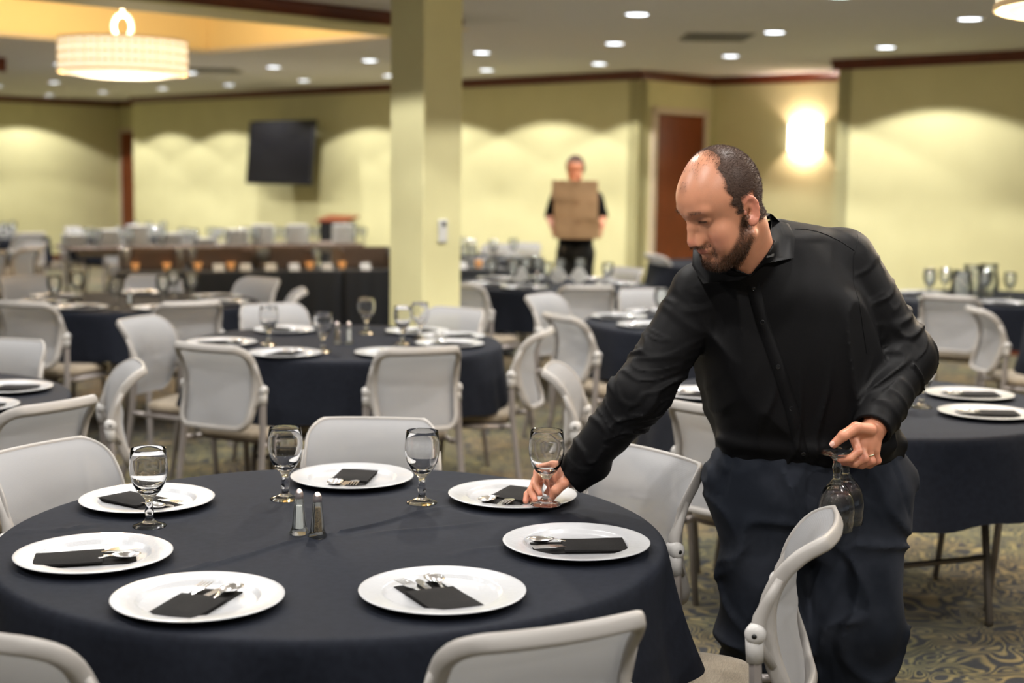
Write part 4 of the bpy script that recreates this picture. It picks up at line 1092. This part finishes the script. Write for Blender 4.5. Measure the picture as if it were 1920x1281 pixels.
def strands(name, V, N, W_, count, length, width, comb, mt, parent, seed=3, jit=.35):
    """short hairs rooted on the vertices V with weight W_"""
    rg = np.random.default_rng(seed); pr = W_**1.3; pr = pr/pr.sum(); ids = rg.choice(len(V), count, p=pr)
    root = V[ids]+rg.normal(size=(count, 3))*.0011; nn = N[ids]; c = comb(root)
    d = nn*.55+c+rg.normal(size=(count, 3))*jit*.5; d /= np.linalg.norm(d, axis=1)[:, None]
    L = length*rg.uniform(.6, 1.15, count)[:, None]
    side = np.cross(d, rg.normal(size=(count, 3))); side /= np.linalg.norm(side, axis=1)[:, None]; side *= width
    mid = root+d*L*.55+nn*L*.05; tip = root+d*L-nn*L*.12
    Vs = np.stack([root-side-nn*.001, root+side-nn*.001, mid+side*.8, mid-side*.8, tip], 1).reshape(-1, 3)
    b = np.arange(count)*5; q = np.stack([b, b+1, b+2], 1); q2 = np.stack([b, b+2, b+3], 1); q3 = np.stack([b+3, b+2, b+4], 1)
    me = np_mesh(name, Vs, np.concatenate([q, q2, q3]), smooth=True); o = obj(name, me, mt, parent); return o
def mesh_normals(V, Q):
    n = np.cross(V[Q[:, 2]]-V[Q[:, 0]], V[Q[:, 3]]-V[Q[:, 1]]); N = np.zeros_like(V)
    for k in range(4): np.add.at(N, Q[:, k], n)
    return N/np.maximum(np.linalg.norm(N, axis=1), 1e-12)[:, None]

M_skin = skin_material('man_skin', (.60, .28, .16), (.055, .026, .015))
M_hair = mat('dark_brown_hair', (.070, .040, .028), .5, spec=.3)
M_beard = mat('brown_beard', (.060, .028, .014), .55, spec=.3)
M_shirt = mat('black_shirt', (.0045, .0044, .0050), .58, spec=.16)
n_, _ = noise_mix(M_shirt, (.0042, .0041, .0046), (.0055, .0052, .0058), 220, 2); bump(M_shirt, n_.outputs[0], .08, .0004)
M_trouser = mat('dark_navy_trousers', (.010, .013, .020), .85, spec=.15)
n_, _ = noise_mix(M_trouser, (.010, .0125, .0185), (.034, .038, .050), 6, 7, lo=.42, hi=.80); 
M_button = mat('black_button', (.012, .012, .013), .25, spec=.7)
M_gold = mat('wedding_ring', (.85, .72, .5), .15, metal=1)
M_nail = mat('finger_nail', (.72, .42, .34), .3, spec=.6)

J = {'pelvis': (.758, 3.52, .821), 'waist': (.743, 3.52, .923), 'shR': (.461, 3.44, 1.30), 'elR': (.311, 3.40, 1.061), 'wrR': (.152, 3.474, .836),
     'shL': (.808, 3.50, 1.379), 'elL': (.969, 3.49, 1.144), 'wrL': (.845, 3.287, 1.000), 'knR': (.649, 3.50, .470), 'anR': (.655, 3.56, .09),
     'knL': (.871, 3.43, .490), 'anL': (.868, 3.50, .09), 'hipR': (.655, 3.53, .80), 'hipL': (.862, 3.52, .80)}
HD = Head((.500, 3.262, 1.517), 63, 25, -3, 1.0)
neck_lo, neck_hi = (.567, 3.405, 1.375), HD.wld(-.004, 0, -.045)
def neck_d(P_):
    d = cone(P_, neck_lo, neck_hi, .066, .062)
    return smin(d, cone(P_, (.548, 3.378, 1.345), HD.wld(.02, 0, -.085), .050, .042), .03)
TORSO = [(.80, .757, 3.525, .226, .155), (.93, .745, 3.52, .224, .162), (1.01, .722, 3.505, .220, .170), (1.116, .690, 3.49, .220, .168), (1.236, .658, 3.48, .210, .155),
         (1.32, .642, 3.458, .178, .125), (1.38, .648, 3.452, .13, .095), (1.43, .640, 3.45, .075, .07)]
def sleeve(P_, sh, el, wr, r):
    return smin(cone(P_, sh, el, r[0], r[1]), cone(P_, el, wr, r[1], r[2]), .035)
def axis_t(P_, a, b): a = V3(*a); d = V3(*b)-a; return ((P_-a)@d)/(d@d)
def shirt_d(P_):
    d = rows_sdf(P_, TORSO)
    # diagonal tension folds over the chest and belly
    z = P_[:, 2]; u = P_@V3(.80, .25, .42); w = P_@V3(-.42, 0, .85)
    n1 = snoise(np.stack([u*1.0, P_[:, 1]*.3, w*.22], 1), 21, 5)
    fold = np.abs(n1); fold = 1-np.minimum(1, fold*1.5)
    d = d-.019*fold**2.0*ss(.90, 1.0, z)*ss(1.42, 1.3, z)
    u2 = P_@V3(.9, .1, -.25); n1b = np.abs(snoise(np.stack([u2, P_[:, 1]*.2, z*.35], 1), 30, 8)); d = d-.008*(1-np.minimum(1, n1b*1.7))**1.5*ss(1.2, 1.0, z)
    # blousing above the waistband
    d = d-.010*np.exp(-((z-.935)/.022)**2)*(1+.6*snoise(P_*[1, 1, .2], 28, 9))
    d = smax(d, .893-z+.006*np.sin(P_[:, 0]*55), .012)
    d = smin(d, cone(P_, (.640, 3.445, 1.425), J['shL'], .060, .078), .05)
    d = smin(d, cone(P_, (.575, 3.395, 1.372), J['shR'], .058, .076), .05)
    for sh, el, wr, rr, sd in ((J['shR'], J['elR'], J['wrR'], (.080, .068, .046), 1), (J['shL'], J['elL'], J['wrL'], (.084, .076, .047), 2)):
        e = sleeve(P_, sh, el, wr, rr)
        t1 = axis_t(P_, sh, el); t2 = axis_t(P_, el, wr)
        s_ = np.where(t1 < 1, np.clip(t1, 0, 1), 1+np.clip(t2, 0, 1))
        a1 = V3(*el)-V3(*sh); a1 /= np.linalg.norm(a1); b1 = np.cross(a1, V3(0, 1, 0)); b1 /= np.linalg.norm(b1); c1 = np.cross(a1, b1)
        rel = P_-V3(*el); ang = np.arctan2(rel@c1, rel@b1)
        tw = .55*np.sin(ang+sd)+.35*np.sin(2*ang+1.3*sd)
        cd = np.stack([s_*(7.5)+tw*1.6, np.cos(ang)*1.1, np.sin(ang)*1.1], 1)
        n1 = snoise(cd, 1.15, 11+sd); n2 = snoise(cd*[1.9, 1.3, 1.3], 1.3, 17+sd)
        r1 = np.clip(1-np.abs(n1)*2.1, 0, 1)**1.5; r2 = np.clip(1-np.abs(n2)*2.4, 0, 1)**1.5
        amp = .35+.65*np.exp(-((s_-1.0)/.40)**2)+.35*np.exp(-((s_-1.8)/.2)**2)
        lw = snoise(cd*.6, 1.0, 29+sd)
        e = e-amp*(.0095*r1+.0045*r2)-.003*lw+.0025
        # cuff
        dd = V3(*wr)-V3(*el); dd /= np.linalg.norm(dd)
        if sd == 1: dd = V3(-.80, .12, -.58); dd /= np.linalg.norm(dd)
        cu = cone(P_, V3(*wr)-dd*.065, V3(*wr)+dd*.004, rr[2]*1.04, rr[2]*.92); e = smin(e, cu, .014); e = np.maximum(e, (P_-V3(*wr))@dd-.002)
        hollow = cone(P_, V3(*wr)-dd*.03, V3(*wr)+dd*.03, rr[2]*.80, rr[2]*.80); e = np.maximum(e, -hollow)
        d = smin(d, e, .018)
    x = P_[:, 0]; zv = np.where(x > .549, 1.359+1.30*(x-.549), 1.359+.40*(.549-x)); zv = np.where(P_[:, 1] > 3.40, 1.45, zv); nk = neck_d(P_)
    d = smin(d, np.maximum(np.maximum(nk-.006, z-zv), P_[:, 1]-3.42), .006)
    d = np.maximum(d, -np.maximum(nk-.004, zv-z))
    t = axis_t(P_, neck_lo, neck_hi); return np.minimum(d, np.maximum(np.maximum(np.abs(nk-.0065)-.0035, np.abs(t-.48)-.34), 3.385-P_[:, 1]))
PEL = [(.66, .755, 3.525, .17, .135), (.72, .755, 3.525, .225, .150), (.80, .756, 3.525, .247, .163), (.86, .752, 3.525, .240, .160), (.93, .746, 3.522, .214, .150)]
def trouser_d(P_):
    z = P_[:, 2]; d = rows_sdf(P_, PEL, 2.4)
    tR = chain(P_, [J['hipR'], J['knR'], J['anR'], (.655, 3.57, .03)], [.130, .100, .092, .098], .03)
    tL = chain(P_, [J['hipL'], J['knL'], J['anL'], (.868, 3.51, .03)], [.134, .104, .092, .098], .03)
    d = smin(d, smin(tR, tL, .03), .05)
    n = snoise(P_*[1, .6, 1], 17, 31); rg = 1-np.minimum(1, np.abs(n)*1.6); d = d-.014*rg**2.2
    w = P_@V3(.35, .2, 1.0); n2 = snoise(np.stack([P_[:, 0]*.6+.15*z, P_[:, 1]*.3, w*.55], 1), 26, 33); d = d-.016*(1-np.minimum(1, np.abs(n2)*1.7))**1.6*(.4+.6*ss(.75, .55, z)+.4*np.exp(-((z-.76)/.05)**2))
    # knee fold of the bent left leg, pocket edges and fly
    d = d+.003*np.exp(-((P_[:, 0]-.716)/.003)**2)*ss(3.45, 3.42, P_[:, 1])*ss(.70, .74, z)
    for x0, z0, x1, z1 in ((.545, .90, .520, .80), (.925, .91, .985, .755)):
        c = cone(np.stack([P_[:, 0], P_[:, 1]*0, z], 1), (x0, 0, z0), (x1, 0, z1), .002, .002); d = d+.004*ss(.006, 0, c)*ss(3.52, 3.46, P_[:, 1])
    return smax(d, np.maximum(z-.945, .018-z), .006)
R_F = [[(.106, 3.500, .853), (.068, 3.487, .844), (.062, 3.468, .819), (.0755, 3.452, .799)], [(.106, 3.512, .838), (.064, 3.510, .820), (.052, 3.492, .797), (.063, 3.476, .778)],
       [(.112, 3.522, .822), (.066, 3.530, .799), (.044, 3.512, .783), (.040, 3.500, .768)], [(.120, 3.530, .807), (.079, 3.545, .788), (.058, 3.536, .773), (.052, 3.525, .765)]]
R_T = [(.147, 3.458, .836), (.131, 3.436, .829), (.113, 3.433, .811), (.101, 3.441, .790)]
L_F = [[(.791, 3.238, .993), (.799, 3.215, .962), (.780, 3.212, .946), (.760, 3.224, .940)], [(.811, 3.248, .971), (.818, 3.232, .942), (.797, 3.234, .929), (.775, 3.262, .927)],
       [(.830, 3.256, .959), (.839, 3.250, .933), (.819, 3.258, .920), (.800, 3.280, .918)], [(.850, 3.268, .953), (.858, 3.270, .930), (.843, 3.282, .916), (.826, 3.292, .914)]]
L_T = [(.833, 3.250, 1.006), (.792, 3.222, 1.015), (.762, 3.210, .999), (.742, 3.215, .978)]
def body_parts():
    parts = []
    # head and neck
    def hn(P_):
        d = head_d(HD.loc(P_)); return smin(d, neck_d(P_), .016)
    lo = HD.O+V3(-.18, -.16, -.20); hi = HD.O+V3(.20, .24, .18); V, Q = surface_nets(hn, lo, hi, .0024); 
    L = HD.loc(V); bm_ = beard_mask(L); hm = hair_mask(L)
    lips = ss(.0115, .007, np.sqrt(((L[:, 2]+.0570)*1.0)**2+(L[:, 1]*.42)**2))*ss(.104, .110, L[:, 0])
    brow = ss(.0052, .0025, np.abs(L[:, 2]-.0415-.05*(.03-np.abs(np.abs(L[:, 1])-.03))))*ss(.050, .042, np.abs(L[:, 1]))*ss(.012, .018, np.abs(L[:, 1]))*ss(.085, .092, L[:, 0])*.6
    A1 = np.abs(L[:, 1]); lash = ss(.0040, .0020, np.abs(L[:, 2]-.0148-.03*(A1-.03)))*ss(.047, .043, A1)*ss(.018, .022, A1)*ss(.095, .099, L[:, 0])*1.0
    nose = ss(.022, .008, np.linalg.norm(L-[.134, 0, -.030], axis=1)); earr = ss(.074, .082, A1)*ss(.045, .035, np.abs(L[:, 2]))*ss(-.03, -.02, L[:, 0])*ss(.045, .035, L[:, 0])
    cheek = ss(.035, .01, np.linalg.norm(np.stack([L[:, 0]-.09, A1-.045, L[:, 2]+.035], 1), axis=1))*.35
    red = np.clip(lips*.85+nose*.45+earr*.6+cheek+.12, 0, 1)
    T = np.stack([np.clip(np.maximum(np.maximum(bm_*.85, brow), np.maximum(lash, ss(.1, .9, hm)*.72)), 0, 1), hm, red], 1); parts.append((V, Q, T)); head = (V, Q, L, bm_, hm, brow)
    for F, T_, wr, palm, el in ((R_F, R_T, (.158, 3.472, .843), (.126, 3.482, .832), J['elR']), (L_F, L_T, (.857, 3.290, 1.010), (.827, 3.266, .976), J['elL'])):
        def hd(P_): return smin(hand_d(P_, wr, palm, F, T_), cone(P_, wr, V3(*wr)+(V3(*el)-V3(*wr))*.45, .0265, .034), .018)
        pts = np.array([p for f in F+[T_] for p in f]+[wr]); V, Q = surface_nets(hd, pts.min(0)-.035, pts.max(0)+.045, .0019)
        kn = np.zeros(len(V))
        for f in F+[T_]:
            for i in (1, 3): kn = np.maximum(kn, ss(.018, .006, np.linalg.norm(V-np.array(f[i]), axis=1)))
        T = np.stack([kn*0, kn*0, .30+.35*kn], 1); parts.append((V, Q, T))
    # the rest of the body, inside the clothes
    def rest(P_):
        R2 = [(r[0], r[1], r[2], r[3]-.03, r[4]-.03) for r in TORSO]
        d = rows_sdf(P_, R2); d = smin(d, rows_sdf(P_, [(r[0], r[1], r[2], r[3]-.03, r[4]-.03) for r in PEL]), .02)
        for k in 'RL':
            d = smin(d, sleeve(P_, J['sh'+k], J['el'+k], J['wr'+k], (.052, .044, .028)), .03)
            d = smin(d, chain(P_, [J['hip'+k], J['kn'+k], J['an'+k]], [.095, .066, .045], .03), .03)
        return d
    V, Q = surface_nets(rest, (.05, 3.2, .04), (1.12, 3.8, 1.47), .014); parts.append((V, Q, np.tile([0, 0, .12], (len(V), 1))))
    off = 0; VV_, QQ, TT = [], [], []
    for V, Q, T in parts: VV_.append(V); QQ.append(Q+off); TT.append(T); off += len(V)
    return np.concatenate(VV_), np.concatenate(QQ), np.concatenate(TT), head
man = empty('person', (.757, 3.52, 0)); tag(man, 'man in black shirt and dark trousers leaning to set down a goblet', 'person')
def mobj(name, me, m, parent=man, base=man):
    o = obj(name, me, m, parent); o.location = -base.location if parent is base else (0, 0, 0); return o
V_, Q_, T_, (hV, hQ, hL, hB, hH, hBrow) = body_parts()
me = np_mesh('body', V_, Q_); set_tint(me, T_); body = mobj('body', me, M_skin)
hN = mesh_normals(hV, hQ)
# cropped hair: a scalp shell plus short strands
msk = (hH[hQ].min(1) > .8) & (np.abs(hL[hQ].mean(1)[:, 1]) < .0835); q = hQ[msk]; ids, inv = np.unique(q, return_inverse=True)
hv = hV[ids]+hN[ids]*(.0016*ss(.7, 1.0, hH[ids])*.7)[:, None]
hair = mobj('hair', np_mesh('hair', hv, inv.reshape(q.shape)), M_hair)
def comb_hair(R): return np.tile(-HD.f*.9-HD.t*.35, (len(R), 1))
wh = hH*(np.abs(hL[:, 1]) < .083)
st = strands('hair_strand', hV, hN, wh, 34000, .0060, .00026, comb_hair, M_hair, hair, 3); st['kind'] = 'stuff'
beard = strands('beard', hV, hN, np.maximum(hB*ss(-.1, .3, hB), hBrow*.6), 8000, .0085, .00028, lambda R: np.tile(-HD.t*.8+HD.f*.25, (len(R), 1)), M_beard, man, 5, .6); beard.location = -man.location
# shirt
V, Q = surface_nets(shirt_d, (.07, 3.22, .77), (1.10, 3.72, 1.53), .0045); shirt = mobj('shirt', np_mesh('shirt', V, Q), M_shirt)
V, Q = surface_nets(trouser_d, (.47, 3.26, .0), (1.04, 3.74, .96), .0075); mobj('trousers', np_mesh('trousers', V, Q), M_trouser)
for k in 'RL':
    a = V3(*J['an'+k])
    def shoe(P_): 
        d = smin(ell(P_, (a[0], a[1]-.09, .045), (.052, .13, .05)), ell(P_, (a[0], a[1]+.0, .06), (.045, .065, .065)), .03); return smax(d, .004-P_[:, 2], .004)
    V, Q = surface_nets(shoe, (a[0]-.08, a[1]-.26, -.02), (a[0]+.08, a[1]+.1, .16), .008); mobj('shoe', np_mesh('shoe', V, Q), M_black)
from mathutils.bvhtree import BVHTree
sb = BVHTree.FromPolygons([tuple(v.co) for v in shirt.data.vertices], [tuple(p.vertices) for p in shirt.data.polygons])
def on_shirt(x, z, y0=3.0):
    h = sb.ray_cast(Vector((x, y0, z)), Vector((0, 1, 0))); return (h[0], h[1]) if h[0] else (Vector((x, 3.4, z)), Vector((0, -1, 0)))
for x, z in ((.563, 1.325), (.589, 1.245), (.628, 1.141), (.664, 1.041), (.699, .930)):
    p, n = on_shirt(x, z); b = MB(); b.lathe([(.0001, .0022), (.0035, .0022), (.0040, .0034), (.0056, .0030), (.0058, 0)], 16)
    T = Matrix.Translation(p) @ n.to_track_quat('Z', 'Y').to_matrix().to_4x4(); me = b.mesh('button', angle=40); me.transform(T); obj('button', me, M_button, shirt)
# placket strip following the button line, and the yoke and armhole seams
def seam(pts, w, lift, name, m=M_shirt, n=40):
    P_ = [Vector(p) for p in pts]; b = MB(); vs = []; fs = []
    for i in range(n+1):
        t = i/n*(len(P_)-1); k = min(int(t), len(P_)-2); q = P_[k].lerp(P_[k+1], t-k); k2 = (P_[k+1]-P_[k]).normalized()
        pr = []
        for s in (-1, 1):
            o = Vector((k2.z, 0, -k2.x))*s*w/2; h, nn = on_shirt(q.x+o.x, q.z+o.z); pr.append((h, nn))
        for h, nn in pr: vs.append(h+Vector((0, -lift, 0)))
        for h, nn in pr: vs.append(h+Vector((0, .003, 0)))
    for i in range(n):
        a = 4*i; fs += [(a, a+1, a+5, a+4), (a, a+4, a+6, a+2), (a+1, a+3, a+7, a+5)]
    me = b.add(vs, fs).mesh(name, smooth=True); return obj(name, me, m, shirt)
seam([(.562, 0, 1.335), (.589, 0, 1.245), (.628, 0, 1.141), (.664, 0, 1.041), (.699, 0, .915)], .030, .0016, 'placket')
seam([(.838, 0, 1.455), (.818, 0, 1.40), (.816, 0, 1.33), (.832, 0, 1.24), (.845, 0, 1.17)], .0024, .0008, 'armhole_seam')
seam([(.672, 0, 1.463), (.700, 0, 1.462), (.728, 0, 1.457), (.757, 0, 1.448), (.787, 0, 1.434), (.820, 0, 1.412)], .0022, .0007, 'yoke_seam')
# collar
def neck_front(x, z):
    ys = np.linspace(3.27, 3.46, 80); d = neck_d(np.stack([np.full(80, x), ys, np.full(80, z)], 1)); k = np.argmax(d < 0)
    return float(ys[k]) if d.min() < 0 else 9.0
def leaf(inner, outer, name):
    b = MB(); n = len(inner); m = 6; vs = []; fs = []
    I = [Vector(p) for p in inner]; O = [Vector(p) for p in outer]
    for side in (0, 1):
        for i in range(n):
            for j in range(m+1):
                t = j/m; p = I[i].lerp(O[i], t); bul = .007*math.sin(PI*min(1, t*1.3)); p = p+Vector((.2, -1, .5)).normalized()*bul; h, nn = on_shirt(p.x, p.z); p.y = min(p.y, h.y-.004-.006*(1-t)) if p.y < 3.46 else p.y; p = p+Vector((.1, 1, -.3)).normalized()*(.0028 if side else 0); p.y = min(p.y, neck_front(p.x, p.z)-.004) if p.y < 3.40 else p.y; vs.append(p)
    q = n*(m+1)
    for i in range(n-1):
        for j in range(m):
            a = i*(m+1)+j; fs.append((a, a+1, a+m+2, a+m+1)); fs.append((q+a, q+a+m+1, q+a+m+2, q+a+1))
    for i in range(n-1):
        for j in (0, m): a = i*(m+1)+j; fs.append((a, a+m+1, q+a+m+1, q+a))
    for j in range(m):
        for i in (0, n-1): a = i*(m+1)+j; fs.append((a, a+1, q+a+1, q+a))
    me = b.add(vs, fs).mesh(name, angle=60); return obj(name, me, M_shirt, shirt)
leaf([(.550, 3.452, 1.482), (.600, 3.444, 1.500), (.612, 3.415, 1.478), (.608, 3.382, 1.443), (.583, 3.342, 1.400), (.551, 3.318, 1.359)],
     [(.562, 3.485, 1.462), (.628, 3.475, 1.486), (.658, 3.445, 1.474), (.667, 3.405, 1.445), (.661, 3.350, 1.396), (.583, 3.312, 1.386)], 'collar_leaf')
leaf([(.546, 3.318, 1.359), (.505, 3.312, 1.370), (.464, 3.320, 1.390), (.446, 3.350, 1.415), (.478, 3.41, 1.44), (.550, 3.452, 1.482)],
     [(.526, 3.306, 1.346), (.443, 3.305, 1.336), (.422, 3.350, 1.375), (.428, 3.390, 1.413), (.462, 3.45, 1.42), (.562, 3.485, 1.462)], 'collar_leaf')
def nail(p, d, n, r=.0068):
    d = Vector(d).normalized(); n = Vector(n); n = (n-d*n.dot(d)).normalized(); s_ = d.cross(n); p = Vector(p)+n*.0096; b = MB(); vs = []; fs = []
    for i in range(7):
        for j in range(7):
            u, v = i/6*2-1, j/6*2-1; w = r*(1-.18*u*u*(1 if u > 0 else .4)); vs.append(Vector(p)+d*u*r*1.15+s_*v*w*.92+n*(.0012-.0030*v*v-.0012*u*u))
    for i in range(6):
        for j in range(6): a = i*7+j; fs.append((a, a+1, a+8, a+7))
    o = obj('fingernail', b.add(vs, fs).mesh('fingernail', smooth=True), M_nail, man); o.location = -man.location
nail(L_T[3], Vector(L_T[3])-Vector(L_T[2]), (-.35, -.75, .55))
nail(R_T[3], Vector(R_T[3])-Vector(R_T[2]), (.1, -.9, .45))
# wedding ring on the hand that holds the goblets
a, c = Vector(L_F[2][0]), Vector(L_F[2][1]); p = a.lerp(c, .55); ax = (c-a).normalized(); b = MB()
b.lathe([(.0108, -.0022), (.0116, -.0022), (.0116, .0022), (.0108, .0022)], 24, close=True); me = b.mesh('ring', smooth=True)
me.transform(Matrix.Translation(p) @ ax.to_track_quat('Z', 'Y').to_matrix().to_4x4()); o = obj('ring', me, M_gold, man); o.location = -man.location; o['label'] = 'gold ring on his hand'
def inv_goblet(x, y, z, lab, tilt):
    o = obj('goblet', GOB, M_glass, None, (x, y, z)); o.rotation_euler = (PI+tilt[0], tilt[1], 0); tag(o, lab, 'glass', 'goblets in the man\'s hands')
inv_goblet(.758, 3.246, .953, 'nearer of two upside down goblets hanging from the man\'s hand', (.03, -.02))
inv_goblet(.797, 3.327, .950, 'farther of two upside down goblets, behind the other, in the man\'s hand', (-.02, -.03))
print('man ok')

# ---- the person carrying cartons in front of the far wall
px_, py_ = .585, 13.35
H2 = Head((px_-.015, py_-.03, 1.615), 12, 4, 0, .93)
carrier = empty('person', (px_, py_, 0)); tag(carrier, 'person in black carrying stacked cardboard boxes before the far wall', 'person')
a_ = {'sh': .185, 'el': (.245, .02, 1.17), 'wr': (.225, -.20, 1.10)}
def carrier_skin(P_):
    d = head_d(H2.loc(P_), False); d = smin(d, cone(P_, (px_, py_, 1.42), H2.wld(-.01, 0, -.06), .058, .052), .02)
    for s in (-1, 1):
        w = V3(px_+s*.225, py_-.20, 1.10); e = V3(px_+s*.25, py_+.02, 1.18); d = smin(d, cone(P_, e, w, .036, .028), .02)
        for k in range(4): d = smin(d, chain(P_, [w+V3(0, -.02, -.012*k), w+V3(-s*.005, -.07, -.02-.02*k), w+V3(-s*.018, -.105, -.025-.021*k)], [.012, .0095, .008], .004), .006)
        d = smin(d, chain(P_, [w, w+V3(-s*.008, -.05, .02), w+V3(-s*.012, -.08, .045)], [.014, .011, .009], .004), .006)
    d = smin(d, rows_sdf(P_, [(.85, px_, py_, .13, .08), (1.1, px_, py_, .13, .08), (1.38, px_, py_, .15, .08)]), .02)
    for s in (-1, 1): d = smin(d, chain(P_, [(px_+s*.08, py_, .88), (px_+s*.09, py_, .48), (px_+s*.095, py_+.01, .08)], [.065, .045, .035], .02), .02)
    return d
V, Q = surface_nets(carrier_skin, (px_-.32, py_-.38, .03), (px_+.32, py_+.2, 1.76), .0085)
L = H2.loc(V); hm = ss(.045, .035, L[:, 0]-.02*ss(.06, .1, L[:, 2]))*ss(-.03, .02, L[:, 2]+.6*np.maximum(L[:, 0], 0)*0-.02*(L[:, 0] > .02)); hm = np.maximum(hm, ss(.085, .10, L[:, 2]))
T = np.stack([hm*.9, hm*0, np.full(len(V), .3)], 1); me = np_mesh('body', V, Q); set_tint(me, T); mobj('body', me, M_skin, carrier, carrier)
hN2 = mesh_normals(V, Q); msk = (hm[Q].min(1) > .5) & (L[Q][:, :, 2].mean(1) > -.05); q = Q[msk]; ids, inv = np.unique(q, return_inverse=True)
mobj('hair', np_mesh('hair', V[ids]+hN2[ids]*.012, inv.reshape(q.shape)), M_beard, carrier, carrier)
def carrier_shirt(P_):
    d = rows_sdf(P_, [(.88, px_, py_, .165, .115), (1.1, px_, py_, .165, .115), (1.32, px_, py_, .19, .115), (1.41, px_, py_, .13, .08), (1.46, px_, py_, .065, .06)])
    for s in (-1, 1): d = smin(d, cone(P_, (px_+s*.185, py_, 1.375), (px_+s*.245, py_+.02, 1.20), .062, .052), .03)
    return d-.003*snoise(P_, 25, 3)
V, Q = surface_nets(carrier_shirt, (px_-.34, py_-.16, .84), (px_+.34, py_+.16, 1.49), .011); mobj('shirt', np_mesh('shirt', V, Q), M_shirt, carrier, carrier)
def carrier_legs(P_):
    d = rows_sdf(P_, [(.80, px_, py_, .165, .12), (.95, px_, py_, .16, .115)])
    for s in (-1, 1): d = smin(d, chain(P_, [(px_+s*.085, py_, .85), (px_+s*.092, py_, .48), (px_+s*.10, py_+.01, .05)], [.095, .068, .055], .02), .03)
    return smax(d, .02-P_[:, 2], .005)
V, Q = surface_nets(carrier_legs, (px_-.22, py_-.18, .0), (px_+.22, py_+.18, 1.0), .012); mobj('trousers', np_mesh('trousers', V, Q), M_black, carrier, carrier)
for s in (-1, 1):
    b = MB(); b.box((px_+s*.1, py_-.06, .035), (.09, .26, .07), bev=.02); mobj('shoe', b.mesh('shoe', angle=60), M_black, carrier, carrier)
for k, (dx, rz, lab) in enumerate(((.0, .03, 'bottom cardboard box of the stack the person carries'), (-.008, -.04, 'middle cardboard box of the stack the person carries'), (-.022, .05, 'top cardboard box of the stack the person carries'))):
    t = empty('cardboard_box', (px_-.01+dx, py_-.275, 1.0+k*.176), rz); tag(t, lab, 'box', 'cartons carried by the person')
    b = MB(); b.box((0, 0, .0872), (.40, .27, .174), bev=.003); b.build('carton', M_box, t)
    MB().box((0, 0, .1746), (.402, .05, .0012)).build('tape', M_tape, t); MB().box((0, -.1355, .15), (.05, .0012, .05)).build('tape', M_tape, t)
print('all done')
